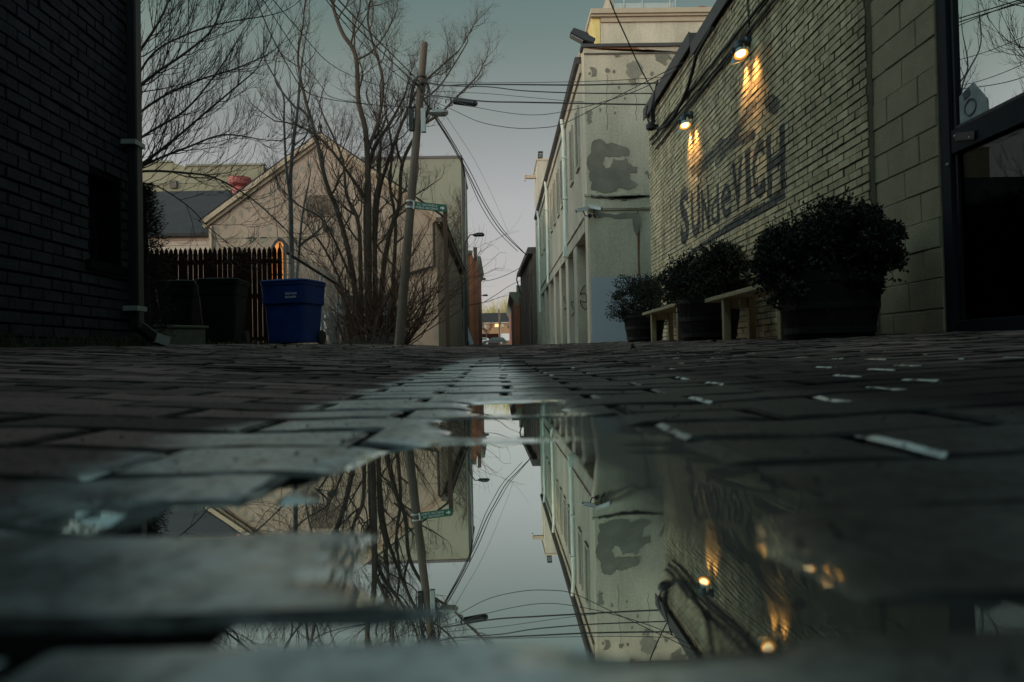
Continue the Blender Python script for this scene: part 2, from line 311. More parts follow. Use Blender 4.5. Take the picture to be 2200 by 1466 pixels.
# ------------------------------------------------------------------ mesh building
class MB:
    def __init__(s): s.v = []; s.f = []
    def add(s, vs, fs):
        o = len(s.v); s.v.extend([tuple(map(float, p)) for p in vs]); s.f.extend([tuple(i + o for i in f) for f in fs]); return s
    def box(s, x0, x1, y0, y1, z0, z1):
        return s.add([(x0, y0, z0), (x1, y0, z0), (x1, y1, z0), (x0, y1, z0), (x0, y0, z1), (x1, y0, z1), (x1, y1, z1), (x0, y1, z1)],
                     [(0, 3, 2, 1), (4, 5, 6, 7), (0, 1, 5, 4), (1, 2, 6, 5), (2, 3, 7, 6), (3, 0, 4, 7)])
    def beam(s, a, b, wd, ht, up=(0, 0, 1)):             # box from a to b with a rectangular section
        a, b = np.array(a, float), np.array(b, float); d = _n(b - a); u = np.array(up, float)
        if abs(d.dot(_n(u))) > .98: u = np.array((1., 0, 0))
        r = _n(np.cross(d, u)); u = np.cross(r, d)
        q = []
        for p in (a, b):
            for i, j in ((-1, -1), (1, -1), (1, 1), (-1, 1)): q.append(p + r * i * wd / 2 + u * j * ht / 2)
        return s.add(q, [(3, 2, 1, 0), (4, 5, 6, 7), (0, 1, 5, 4), (1, 2, 6, 5), (2, 3, 7, 6), (3, 0, 4, 7)])
    def tube(s, pts, rad, n=6, caps=True):
        pts = [np.array(p, float) for p in pts]; k = len(pts)
        if isinstance(rad, (int, float)): rad = [rad] * k
        ref = np.array((0.31, 0.17, 0.93)); vs = []; fs = []
        for i, p in enumerate(pts):
            d = pts[min(i + 1, k - 1)] - pts[max(i - 1, 0)]; L = np.linalg.norm(d); d = d / L if L > 1e-9 else np.array((0, 0, 1.))
            if i == 0:
                a = np.cross(d, ref); 
                if np.linalg.norm(a) < 1e-3: a = np.cross(d, (1, 0, 0))
                a = _n(a)
            else:
                a = a - d * a.dot(d); a = _n(a) if np.linalg.norm(a) > 1e-6 else _n(np.cross(d, (1, .2, 0)))
            b = np.cross(d, a)
            for j in range(n):
                t = 2 * math.pi * j / n; vs.append(p + (a * math.cos(t) + b * math.sin(t)) * rad[i])
        for i in range(k - 1):
            for j in range(n):
                fs.append((i * n + j, i * n + (j + 1) % n, (i + 1) * n + (j + 1) % n, (i + 1) * n + j))
        if caps: fs += [tuple(range(n))[::-1], tuple((k - 1) * n + j for j in range(n))]
        return s.add(vs, fs)
    def lathe(s, c, prof, n=24, axis=(0, 0, 1)):
        ax = _n(axis); a = np.cross(ax, (0, 1, 0) if abs(ax[1]) < .9 else (1, 0, 0)); a = _n(a); b = np.cross(ax, a); c = np.array(c, float)
        vs = []; fs = []; k = len(prof)
        for r, z in prof:
            for j in range(n):
                t = 2 * math.pi * j / n; vs.append(c + ax * z + (a * math.cos(t) + b * math.sin(t)) * r)
        for i in range(k - 1):
            for j in range(n): fs.append((i * n + j, i * n + (j + 1) % n, (i + 1) * n + (j + 1) % n, (i + 1) * n + j))
        fs += [tuple(range(n))[::-1], tuple((k - 1) * n + j for j in range(n))]
        return s.add(vs, fs)
    def loft(s, secs, n=5):                              # secs: (z, half width x, half depth y, corner radius, cx, cy)
        vs = []; fs = []; m = 4 * n
        for z, hx, hy, r, ox, oy in secs:
            for q, (sx, sy) in enumerate(((1, 1), (-1, 1), (-1, -1), (1, -1))):
                for i in range(n):
                    t = math.pi / 2 * (q + i / (n - 1)); vs.append((ox + sx * (hx - r) + r * math.cos(t), oy + sy * (hy - r) + r * math.sin(t), z))
        for i in range(len(secs) - 1):
            for j in range(m): fs.append((i * m + j, i * m + (j + 1) % m, (i + 1) * m + (j + 1) % m, (i + 1) * m + j))
        fs += [tuple(range(m))[::-1], tuple((len(secs) - 1) * m + j for j in range(m))]
        return s.add(vs, fs)
    def prism(s, pts, vec):                              # polygon extruded along vec
        k = len(pts); vec = np.array(vec, float); a = [np.array(p, float) for p in pts]
        return s.add(a + [p + vec for p in a], [tuple(range(k))[::-1], tuple(range(k, 2 * k))] + [(i, (i + 1) % k, k + (i + 1) % k, k + i) for i in range(k)])

def rootloc(p):
    while p.parent: p = p.parent
    return np.array(p.location)
def link(name, me, m, parent=None):
    o = bpy.data.objects.new(name, me); COL.objects.link(o)
    if m: me.materials.append(MT[m] if isinstance(m, str) else m)
    if parent: o.parent = parent
    return o
def obj(name, mb, m, parent=None, local=False, smooth=False, bevel=0.0):
    v = np.array(mb.v)
    if parent is not None and not local: v = v - rootloc(parent)
    me = bpy.data.meshes.new(name); me.from_pydata(v.tolist(), [], mb.f); me.update()
    if bevel or True:
        import bmesh
        bm = bmesh.new(); bm.from_mesh(me); bmesh.ops.recalc_face_normals(bm, faces=bm.faces)
        if bevel: bmesh.ops.bevel(bm, geom=[e_ for e_ in bm.edges if len(e_.link_faces) == 2 and e_.calc_face_angle(0) > .5], offset=bevel, segments=1, affect='EDGES')
        bm.to_mesh(me); bm.free()
    if smooth: me.polygons.foreach_set('use_smooth', [True] * len(me.polygons))
    return link(name, me, m, parent)
def tag(o, label, cat, group=None, kind=None):
    if label: o['label'] = label
    if cat: o['category'] = cat
    if group: o['group'] = group
    if kind: o['kind'] = kind
    return o
def thing(name, loc, label, cat, group=None, rz=0):
    o = bpy.data.objects.new(name, None); COL.objects.link(o); o.location = tuple(map(float, loc)); o.rotation_euler = (0, 0, rz); o.empty_display_size = .1
    return tag(o, label, cat, group)
def text_mesh(s, size=1.0, offset=0.0, spacing=1.0):
    cu = bpy.data.curves.new('lettering', 'FONT'); cu.body = s; cu.size = size; cu.offset = offset; cu.space_character = spacing; cu.resolution_u = 3
    o = bpy.data.objects.new('lettering', cu); COL.objects.link(o); bpy.context.view_layer.update()
    me = bpy.data.meshes.new_from_object(o.evaluated_get(bpy.context.evaluated_depsgraph_get()))
    me.calc_loop_triangles()
    v = np.array([p.co[:2] for p in me.vertices]); f = [tuple(t.vertices) for t in me.loop_triangles]
    bpy.data.objects.remove(o); bpy.data.curves.remove(cu); bpy.data.meshes.remove(me)
    return v, f
def put_text(mb, s, org, u, v, width, height, offset=.0):
    tv, tf = text_mesh(s, 1.0, offset); lo, hi = tv.min(0), tv.max(0); q = (tv - lo) / (hi - lo)
    org, u, v = np.array(org, float), _n(u), _n(v)
    mb.add([org + u * a * width + v * b * height for a, b in q], tf)

def sstep(a, b, x):
    t = min(1, max(0, (x - a) / (b - a))); return t * t * (3 - 2 * t)
def gz(x, y):                                            # ground height: flat dip by the camera, rising along the alley and towards both sides
    t = max(0.0, y - .9); z = .0155 * t * t / (t + 1.2)
    if x < -.2: z += .05 * min(-x - .2, 3.8)
    if x > .2: z += .036 * min(x - .2, 3.5)
    return z
def fbm(x, y, s, seed=0):
    return noise.noise((x * s, y * s, seed * 7.3))

def frac_poly(pts, rough=.16, depth=4, seed=1):          # irregular outline (2-D) by midpoint displacement
    r = random.Random(seed); pts = [np.array(p, float) for p in pts]
    for _ in range(depth):
        q = []
        for i, p in enumerate(pts):
            n_ = pts[(i + 1) % len(pts)]; d = n_ - p; q.append(p); q.append((p + n_) / 2 + np.array((-d[1], d[0])) * r.uniform(-rough, rough))
        pts = q
    return pts

# bricks laid on a wall as real geometry
def brick_panel(name, org, u, v, nrm, W, H, bl, bh, gap, proud, m, parent=None, holes=(), seed=1, bond=.5, sub=None, paintf=None, jit=.0025, skip=0.0, bev=.003):
    r = random.Random(seed); org, u, v, nrm = np.array(org, float), np.array(u, float), np.array(v, float), np.array(nrm, float)
    V = []; Fc = []; tone = []; paint = []
    rows = int(H / bh)
    for i in range(rows):
        off = -bl * bond * (i % 2) + r.uniform(-.012, .012); wob = r.uniform(-.004, .004)
        k = 0
        while True:
            a = off + k * bl; k += 1
            if a > W: break
            a0, a1 = max(0, a + gap / 2), min(W, a + bl - gap / 2)
            if a1 - a0 < .02: continue
            b0, b1 = i * bh + gap / 2 + wob + r.uniform(-.0015, .0015), (i + 1) * bh - gap / 2 + wob + r.uniform(-.0015, .0015)
            if any(a1 > h[0] and a0 < h[1] and b1 > h[2] and b0 < h[3] for h in holes): 
                parts = []
                for h in holes:
                    if a1 > h[0] and a0 < h[1] and b1 > h[2] + .01 and b0 < h[3] - .01:
                        parts = [(a0, min(a1, h[0])), (max(a0, h[1]), a1)]
                segs = [q for q in (parts or [(a0, a1)]) if q[1] - q[0] > .02]
            else: segs = [(a0, a1)]
            for (s0, s1) in segs:
                if r.random() < skip: continue
                pr = proud + r.uniform(-jit, jit); tn = r.random(); t1, t2 = r.uniform(-jit, jit) * .6, r.uniform(-jit, jit) * .6
                use = sub(s0, s1, b0, b1) if sub else None
                nx, ny = use if use else (1, 1)
                o = len(V)
                for jy in range(ny + 1):
                    for jx in range(nx + 1):
                        fx, fy = jx / nx, jy / ny
                        x = s0 + bev + (s1 - s0 - 2 * bev) * fx; y = b0 + bev + (b1 - b0 - 2 * bev) * fy
                        h = pr + t1 * (fx - .5) * 2 + t2 * (fy - .5) * 2
                        V.append(org + u * x + v * y + nrm * h); tone.append(tn); paint.append(paintf(x, y) if (paintf and use) else 0.0)
                for jy in range(ny):
                    for jx in range(nx):
                        a_ = o + jy * (nx + 1) + jx; Fc.append((a_, a_ + 1, a_ + nx + 2, a_ + nx + 1))
                ring = [o + jx for jx in range(nx + 1)] + [o + jy * (nx + 1) + nx for jy in range(1, ny + 1)] + [o + ny * (nx + 1) + jx for jx in range(nx - 1, -1, -1)] + [o + jy * (nx + 1) for jy in range(ny - 1, 0, -1)]
                cen = org + u * (s0 + s1) / 2 + v * (b0 + b1) / 2
                def outer(p, e_, d_):
                    q = p - cen; return cen + u * np.sign(q.dot(u)) * min(abs(q.dot(u)) + 0, 1e9) + v * q.dot(v) + nrm * d_
                o1 = len(V)
                for idx in ring:
                    p = V[idx]; q = p - cen; du, dv = q.dot(u), q.dot(v)
                    hx, hy = (s1 - s0) / 2, (b1 - b0) / 2
                    du2 = math.copysign(hx, du) if abs(du) > hx - bev * 1.5 else du; dv2 = math.copysign(hy, dv) if abs(dv) > hy - bev * 1.5 else dv
                    V.append(cen + u * du2 + v * dv2 + nrm * (q.dot(nrm) - bev)); tone.append(tn); paint.append(paint[idx])
                o2 = len(V)
                for q_ in range(len(ring)):
                    p = V[o1 + q_]; V.append(p - nrm * ((p - cen).dot(nrm) + .002)); tone.append(tn); paint.append(0.0)
                k_ = len(ring)
                for q_ in range(k_):
                    n_ = (q_ + 1) % k_
                    Fc.append((ring[q_], o1 + q_, o1 + n_, ring[n_])); Fc.append((o1 + q_, o2 + q_, o2 + n_, o1 + n_))
    V = np.array(V)
    if parent is not None: V = V - rootloc(parent)
    me = bpy.data.meshes.new(name); me.from_pydata(V.tolist(), [], Fc)
    at = me.attributes.new('tone', 'FLOAT', 'POINT'); at.data.foreach_set('value', tone)
    at = me.attributes.new('paint', 'FLOAT', 'POINT'); at.data.foreach_set('value', paint)
    import bmesh
    bm = bmesh.new(); bm.from_mesh(me); bmesh.ops.recalc_face_normals(bm, faces=bm.faces); bm.to_mesh(me); bm.free()
    me.update()
    return link(name, me, m, parent)

# ------------------------------------------------------------------ the setting: ground, paving, puddle
xs = sorted(set([-300, -120, -60, -30, -20, -14, -10, -7, -5, -4, -3.4, -2.8, -2.2, -1.6, -1.0, -.6, -.2, .2, .6, 1, 1.6, 2.2, 2.9, 3.7, 5, 8, 14, 25, 60, 120, 300]))
ys = sorted(set([-60, -30, -12, -6, -3, -1, 0, .5, .9] + [round(.9 + .25 * i, 3) for i in range(1, 17)] + list(range(6, 40, 2)) + list(range(40, 260, 10)) + [300, 400, 600, 900]))
g = MB(); nx_ = len(xs)
g.v = [(x, y, gz(x, min(y, 260)) - .016) for y in ys for x in xs]
g.f = [(j * nx_ + i, j * nx_ + i + 1, (j + 1) * nx_ + i + 1, (j + 1) * nx_ + i) for j in range(len(ys) - 1) for i in range(nx_ - 1)]
MT['earth'] = mat('dark_gritty_ground', (.040, .033, .028), .95, .4, 4, 60, .3, 60)
tag(obj('ground', g, 'earth'), 'dark gritty ground under the brick alley and yards', 'ground', kind='structure')

def bank(x, y):                                          # bricks lie just under the water in the dip, just above it beside
    wd = max(.0, 1 - max(0, y - .45) / .62)
    lo = -.030 - .045 * sstep(.22, .34, y) * (1 - sstep(.34, .60, y)) + .02 * fbm(x, y, 9, 3); hi = .042 + .034 * sstep(.17, .27, y) - .02 * sstep(.4, .9, y) + .026 * fbm(x, y, 9, 4)
    d = sstep(lo - .03, lo + .02, x) * (1 - sstep(hi, hi + .05, x)) * (1 - sstep(.80, .95, y)) * sstep(.126, .146, y + .012 * fbm(x, y, 25, 6) - .040 * sstep(.015, -.025, x))
    d *= 1 - .52 * sstep(.045, .01, abs(y - .485)) - .55 * sstep(.05, .015, abs(y - .675))
    d = max(d, .85 * sstep(.10, .06, abs(x + .075) + .0) * sstep(.035, .012, abs(y - .262)))
    return (.0036 - .0017 * sstep(.40, .30, y)) * (1 - d) - .0034 * d + .0011 * fbm(x, y, 19, 1) + .0006 * fbm(x, y, 50, 2)
V = []; Fc = []; tone = []
r = random.Random(11)
LB, WB, GAP = .2, .1, .0088
row = 0; y = -.35
while y < 23:
    off = (row % 2) * LB / 2 + r.uniform(-.004, .004) + .110
    xw0 = -2.78 if y < 5.9 else -3.3
    k = math.floor((xw0 - off) / LB)
    wob = r.uniform(-.003, .003)
    while True:
        x0 = off + k * LB; k += 1
        if x0 > 2.86: break
        if x0 < xw0: continue
        a0, a1 = x0 + GAP / 2 + r.uniform(-.0012, .0012), x0 + LB - GAP / 2 + r.uniform(-.0012, .0012)
        b0, b1 = y + GAP / 2 + wob + r.uniform(-.001, .001), y + WB - GAP / 2 + wob + r.uniform(-.001, .001)
        cx_, cy_ = (a0 + a1) / 2, (b0 + b1) / 2
        near = abs(cx_) < .85 and cy_ < 1.7
        amp = .0010 if near else .0024
        dz = r.gauss(0, amp * .55); tx, ty = r.uniform(-amp, amp), r.uniform(-amp, amp) * .7; tn = r.random()
        nx, ny = (14, 7) if near else ((3, 2) if cy_ < 5 else (1, 1))
        bev = .0045
        def top(px_, py_):
            z = gz(px_, py_) + dz + tx * (px_ - cx_) / .1 + ty * (py_ - cy_) / .05
            z += bank(px_, py_) if near else .0026 + .0010 * fbm(px_, py_, 18, 1)
            return z
        o = len(V)
        for jy in range(ny + 1):
            for jx in range(nx + 1):
                px_, py_ = a0 + bev + (a1 - a0 - 2 * bev) * jx / nx, b0 + bev + (b1 - b0 - 2 * bev) * jy / ny
                if near and (jx in (0, nx) or jy in (0, ny)): px_ += .0012 * fbm(px_, py_, 60, 8); py_ += .0012 * fbm(px_, py_, 60, 9)
                V.append((px_, py_, top(px_, py_))); tone.append(tn)
        for jy in range(ny):
            for jx in range(nx):
                a_ = o + jy * (nx + 1) + jx; Fc.append((a_, a_ + 1, a_ + nx + 2, a_ + nx + 1))
        ring = [o + jx for jx in range(nx + 1)] + [o + jy * (nx + 1) + nx for jy in range(1, ny + 1)] + [o + ny * (nx + 1) + jx for jx in range(nx - 1, -1, -1)] + [o + jy * (nx + 1) for jy in range(ny - 1, 0, -1)]
        kk = len(ring); o1 = len(V)
        for idx in ring:
            p = V[idx]; ex = a0 if p[0] < a0 + bev * 1.5 else (a1 if p[0] > a1 - bev * 1.5 else p[0]); ey = b0 if p[1] < b0 + bev * 1.5 else (b1 if p[1] > b1 - bev * 1.5 else p[1])
            V.append((ex, ey, p[2] - bev * .5)); tone.append(tn)
        o2 = len(V)
        for q in range(kk):
            p = V[o1 + q]; V.append((p[0], p[1], p[2] - .03)); tone.append(tn)
        for q in range(kk):
            n_ = (q + 1) % kk
            Fc.append((ring[q], o1 + q, o1 + n_, ring[n_])); Fc.append((o1 + q, o2 + q, o2 + n_, o1 + n_))
    y += WB; row += 1
me = bpy.data.meshes.new('brick_paving'); me.from_pydata(V, [], Fc)
at = me.attributes.new('tone', 'FLOAT', 'POINT'); at.data.foreach_set('value', tone)
at = me.attributes.new('lift', 'FLOAT', 'POINT'); at.data.foreach_set('value', [(p[2] * 1000 if (abs(p[0]) < .3 and p[1] < 1.05) else 9.0) for p in V])
import bmesh
bm = bmesh.new(); bm.from_mesh(me); bmesh.ops.recalc_face_normals(bm, faces=bm.faces); bm.to_mesh(me); bm.free()
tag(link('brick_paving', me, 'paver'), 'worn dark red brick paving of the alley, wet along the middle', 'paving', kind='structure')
pz = MB(); _e = [(-.045, -.2), (-.045, .205), (-.125, .235), (-.125, .30), (-.085, .33), (-.09, .5), (-.07, .7), (-.06, .93), (.11, .93), (.14, .6), (.17, .4), (.17, -.2)]
_e = frac_poly(_e, .05, 3, 77)
pz.add([(a, b, 0) for a, b in _e], [tuple(range(len(_e)))[::-1]])
tag(obj('puddle', pz, 'water'), 'shallow puddle of still water mirroring the sky in the alley', 'water', kind='structure')

# ------------------------------------------------------------------ right: painted brick building
XR = 2.9; YB0, YB1 = 5.7, 13.9; HR = 4.45
rb = thing('brick_building', (6, 8, 0), 'olive painted brick building with faded lettering and twin wall lamps, right', 'building')
mb = MB(); mb.box(XR + .012, 9, YB0, YB1 - .004, -.3, HR - .13); mb.box(XR + .012, 9, 10.62, YB1 - .004, HR - .129, HR + .04); obj('wall_core', mb, 'mortar', rb)
mb = MB(); mb.box(XR + .05, 9, 4.865, YB0 - .003, -.3, HR - .15); obj('block_core', mb, 'mortar', rb)
# lettering mask in wall coordinates (s = -y from the far end, t = z)
tris = []
def wall_uv(px, py):
    p = PX(px, py, XR); return YB1 - p[1], p[2] + .15
for ch, x0, x1, ya, yb in (('S', 1463, 1482, 398, 527), ('U', 1486, 1506, 402, 512), ('N', 1508, 1526, 400, 497), ('d', 1528, 1547, 398, 484), ('e', 1550, 1573, 392, 470),
                           ('V', 1574, 1599, 340, 456), ('I', 1603, 1615, 318, 440), ('C', 1618, 1645, 298, 430), ('H', 1649, 1690, 276, 416)):
    tv, tf = text_mesh(ch, 1.0, .026 if ch in 'de' else .048); lo, hi = tv.min(0), tv.max(0); q = (tv - lo) / (hi - lo)
    xm = (x0 + x1) / 2
    u0, _a = wall_uv(x0, yb); u1, _a = wall_uv(x1, yb); _a, z1 = wall_uv(xm, ya); _a, z0 = wall_uv(xm, yb)
    pts = np.stack([u0 + q[:, 0] * (u1 - u0), z0 + q[:, 1] * (z1 - z0)], 1)
    for f in tf: tris.append(pts[list(f)])
def band(pp):                                            # strip of quads between two pixel polylines
    for (a, b), (c, d) in zip(pp[:-1], pp[1:]):
        A, B, Cc, D = wall_uv(*a), wall_uv(*b), wall_uv(*c), wall_uv(*d)
        tris.append(np.array((A, B, D))); tris.append(np.array((A, D, Cc)))
band([((1478, 543), (1478, 556)), ((1530, 505), (1532, 520)), ((1600, 455), (1602, 475)), ((1650, 430), (1652, 450)), ((1684, 400), (1690, 425))])
band([((1535, 348), (1538, 366)), ((1560, 308), (1563, 330)), ((1590, 258), (1592, 280)), ((1625, 208), (1628, 228))])
band([((1640, 212), (1645, 240)), ((1660, 198), (1662, 250)), ((1678, 215), (1672, 245))])
band([((1482, 360), (1486, 382)), ((1520, 330), (1522, 352)), ((1548, 298), (1552, 330)), ((1585, 292), (1590, 315)), ((1620, 275), (1624, 300))])
band([((1494, 352), (1498, 385)), ((1528, 330), (1534, 350))])
T = np.array(tris)
def inside(x, t):
    a, b, c = T[:, 0], T[:, 1], T[:, 2]; p = np.array((x, t))
    def cr(o, q): return (q[:, 0] - o[:, 0]) * (p[1] - o[:, 1]) - (q[:, 1] - o[:, 1]) * (p[0] - o[:, 0])
    d1, d2, d3 = cr(a, b), cr(b, c), cr(c, a)
    return bool(np.any(((d1 >= 0) & (d2 >= 0) & (d3 >= 0)) | ((d1 <= 0) & (d2 <= 0) & (d3 <= 0))))
nletter = sum(1 for _ in tris)
lo_, hi_ = T.reshape(-1, 2).min(0), T.reshape(-1, 2).max(0)
def subf(s0, s1, b0, b1): return (8, 3) if s1 > lo_[0] and s0 < hi_[0] and b1 > lo_[1] and b0 < hi_[1] else None
def paintf(x, t):
    if not inside(x, t): return 0.0
    fade = .62 + .3 * fbm(x, t, 1.4, 5)
    return max(0.0, min(1, (.84 if t < 2.58 else .70) * (.72 + fade * .4)))
brick_panel('brick_wall', (XR + .012, YB1, -.15), (0, -1, 0), (0, 0, 1), (-1, 0, 0), YB1 - YB0, HR + .02, .205, .068, .011, .013, 'wallbrick', rb, seed=3, jit=.004, sub=subf, paintf=paintf)
brick_panel('parapet_brick', (XR + .012, YB1, HR - .13), (0, -1, 0), (0, 0, 1), (-1, 0, 0), YB1 - 10.62, .17, .205, .068, .011, .012, 'wallbrick', rb, seed=13)
brick_panel('brick_return', (XR + .0, YB1 - .004, -.15), (1, 0, 0), (0, 0, 1), (0, 1, 0), 5, HR + .15, .205, .068, .011, .012, 'wallbrick', rb, seed=4)
brick_panel('block_wall', (XR + .05, YB0 - .003, -.1), (0, -1, 0), (0, 0, 1), (-1, 0, 0), .83, HR - .06, .41, .203, .009, .007, 'block', rb, seed=5, jit=.0035)
mb = MB(); mb.box(XR - .055, XR + .35, 10.60, YB1 + .06, HR + .042, HR + .205); mb.box(XR - .075, XR - .058, 10.58, YB1 + .08, HR + .0, HR + .212)
mb.box(XR - .045, XR + .35, 4.7, 10.57, HR - .128, HR + .02); mb.box(XR - .065, XR - .048, 4.7, 10.56, HR - .17, HR + .026)
obj('coping', mb, 'coping', rb)
bk = thing('rear_building', (0, -12, 0), 'dark brick building closing the alley behind the viewpoint', 'building')  # unseen block, added to shade the near ground and wall
mb = MB(); mb.box(-14, 14, -20, -11, -.3, 9.5); obj('wall', mb, 'dark_brick', bk)
# window bay beside the block wall
fr = MB()
fr.box(2.955, 3.12, 4.76, 4.86, -.2, HR - .18); fr.box(2.962, 3.10, 2.3, 4.757, 1.30, 1.452); fr.box(2.962, 3.10, 2.3, 4.757, 3.6, HR - .18); fr.box(2.955, 3.12, 2.1, 2.297, -.2, HR - .18); fr.box(2.962, 3.10, 2.3, 4.757, -.2, .22)
wf = obj('window_frame', fr, 'navy', rb, bevel=.004)
mb = MB(); mb.box(2.98, 3.08, 4.725, 4.755, 1.455, 3.597); mb.box(2.98, 3.08, 2.3, 4.722, 1.455, 1.475); mb.box(2.98, 3.08, 4.725, 4.755, .223, 1.297); obj('sash', mb, 'black_metal', wf)
mb = MB(); mb.box(3.0, 3.01, 2.3, 4.724, 1.476, 3.597); obj('upper_pane', mb, 'glass', wf)
mb = MB(); mb.box(3.0, 3.01, 2.3, 4.724, .223, 1.297); obj('lower_pane', mb, 'glass_low', wf)
mb = MB(); mb.box(3.35, 6, 2.3, 4.85, -.2, HR - .1); obj('dark_interior', mb, 'room', rb)
for q in ((4.70, 1.40), (4.79, 1.24), (4.55, 1.35)):
    mb = MB(); mb.lathe((2.962, q[0], q[1]), [(.012, -.02), (.012, .012), (.005, .018)], 10, (-1, 0, 0)); obj('bolt', mb, 'galv', wf)
mb = MB(); mb.beam((2.957, 4.69, 1.395), (2.957, 4.50, 1.35), .02, .05); obj('hinge', mb, 'black_metal', wf)
mb = MB(); mb.box(XR + .1, 9, -9, 2.09, -.2, HR); obj('near_wall', mb, 'block', rb)
po = MB(); po.prism([(2.996, 4.71, 1.478), (2.996, 4.44, 1.478), (2.996, 4.44, 1.55), (2.996, 4.57, 1.70), (2.996, 4.71, 1.66)], (.003, 0, 0))  # flat grey shape with a darker ring, set on the pane
pst = thing('poster', (2.996, 4.6, 1.478), 'grey paper with a ring drawn on it in the corner of the window pane', 'poster'); obj('paper', po, 'poster', pst)
mb = MB(); q = [(2.996, 4.60 + .055 * math.cos(t), 1.555 + .050 * math.sin(t)) for t in np.linspace(0, 2 * math.pi, 24)]; mb.tube(q, .007, 4, False)
mb.beam((2.996, 4.66, 1.64), (2.996, 4.60, 1.66), .008, .05); obj('ring_drawing', mb, 'poster_ink', pst)

# twin wall lamps
def wall_lamp(px, py, label, sc):
    c = PX(px, py, XR - .03); root = thing('wall_lamp', c, label, 'lamp', 'twin lamps on the brick wall')
    m_ = MB(); m_.lathe(c + (.03, 0, .10), [(.055, 0), (.055, .05), (.04, .06)], 14, (-1, 0, 0)); m_.tube([c + (0, 0, .10), c + (-.10, 0, .10), c + (-.13, 0, .06)], .028, 8); obj('mount', m_, 'lamp_body', root)
    for dy, ax in ((-.075, (.12, -.42, -1)), (.11, (.30, .22, -1))):
        ax = _n(ax); b = c + (-.13, dy * .6, .06); e_ = b + ax * .10
        m_ = MB(); m_.lathe(b - ax * .02, [(.028, 0), (.042, .02), (.042, .09), (.036, .10)], 14, ax); hd = obj('lamp_head', m_, 'lamp_body', root, smooth=False)
        m_ = MB(); t0 = e_ - ax * .015
        m_.lathe(t0, [(.036, 0), (.055, .035), (.088, .085), (.090, .088), (.086, .086), (.052, .036), (.034, .006)], 20, ax); obj('lamp_shade', m_, 'shade_metal', hd, smooth=True)
        m_ = MB(); m_.lathe(t0, [(.0335, .012), (.052, .042), (.080, .0835), (.079, .0845), (.050, .044), (.010, .020)], 20, ax); obj('reflector', m_, 'reflector', hd, smooth=True)
        m_ = MB(); m_.lathe(t0, [(.016, .022), (.045, .05), (.056, .066), (.050, .078), (.020, .083)], 18, ax); obj('bulb', m_, 'bulb', hd, smooth=True)
        ld = bpy.data.lights.new('lamp_light', 'SPOT'); ld.energy = 34 * sc; ld.color = (1, .50, .14); ld.spot_size = math.radians(74); ld.spot_blend = 1.0; ld.shadow_soft_size = .05
        lo = bpy.data.objects.new('lamp_light', ld); COL.objects.link(lo); lo.parent = root
        d = _n((.36, ax[1] * .10, -1)) ; lo.location = tuple(t0 + ax * .095 + np.array((.03, .05 * np.sign(ax[1]), 0)) - c); lo.rotation_euler = Vector(-d).to_track_quat('Z', 'Y').to_euler()
    return root
l1 = wall_lamp(1606, 108, 'nearer twin headed wall lamp, lit warm, above the faded lettering', 1.0)
wall_lamp(1484, 262, 'farther twin headed wall lamp, lit warm, near the wall corner', 1.0)
a, b = PX(1611, 70, XR - .02), PX(1604, -40, XR - .02)
mb = MB(); mb.tube([a, (a + b) / 2 + (0, .01, 0), b], .011, 6); tag(obj('conduit', mb, 'cable'), 'thin dark conduit running up the brick wall from the nearer lamp', 'conduit')

# cables fixed along the top of the brick wall
for (a, b, rr, lb) in (((1397, 301), (1520, 150), .020, 'topmost black cable clipped along the brick wall below the coping'), ((1401, 311), (1520, 170), .016, 'second black cable from the top clipped along the brick wall'),
                       ((1409, 320), (1520, 180), .018, 'lowest black cable clipped along the brick wall above the lamps')):
    A, B = PX(*a, XR - .03), PX(*b, XR - .03); D = _n(B - A); pts = [A + D * t + np.array((0, 0, .006 * math.sin(t * 9))) for t in np.linspace(0, 8.2, 40)]
    mb = MB(); mb.tube(pts, rr, 6); tag(obj('wall_cable', mb, 'cable'), lb, 'cable', 'cables clipped along the brick wall')
q = [PX(*p, XR - .07) for p in ((1412, 277), (1428, 272), (1448, 250), (1465, 218), (1478, 188), (1486, 160), (1496, 120), (1512, 90), (1530, 60))]
mb = MB(); mb.tube(q, .026, 7); tag(obj('wall_cable', mb, 'cable'), 'thick black cable drooping in a curve from the wall corner up to the coping', 'cable', 'cables clipped along the brick wall')
jt = PX(1401, 274, XR - .10)
tb = thing('cable_bracket', jt, 'black bracket and coiled cable at the far corner of the brick wall', 'bracket')
mb = MB(); mb.lathe(jt + (-.02, 0, -.06), [(.03, 0), (.085, .03), (.09, .10), (.05, .15), (.02, .16)], 12); obj('insulator', mb, 'black_metal', tb)
mb = MB()
for k in range(3): mb.tube([jt + (.0 + .02 * k, -.02, .08), jt + (-.03 + .03 * k, -.05, .28), jt + (.02 + .02 * k, -.12 - .05 * k, .48), jt + (.04, -.25, .66), jt + (.06, -.3, .74)], .018, 6)
mb.tube([jt + (-.06, 0, .1), jt + (-.1, .02, .25), jt + (-.05, .1, .42)], .014, 6); mb.beam(jt + (.1, 0, .02), jt + (-.08, .0, .02), .05, .05); obj('coiled_cable', mb, 'cable', tb)

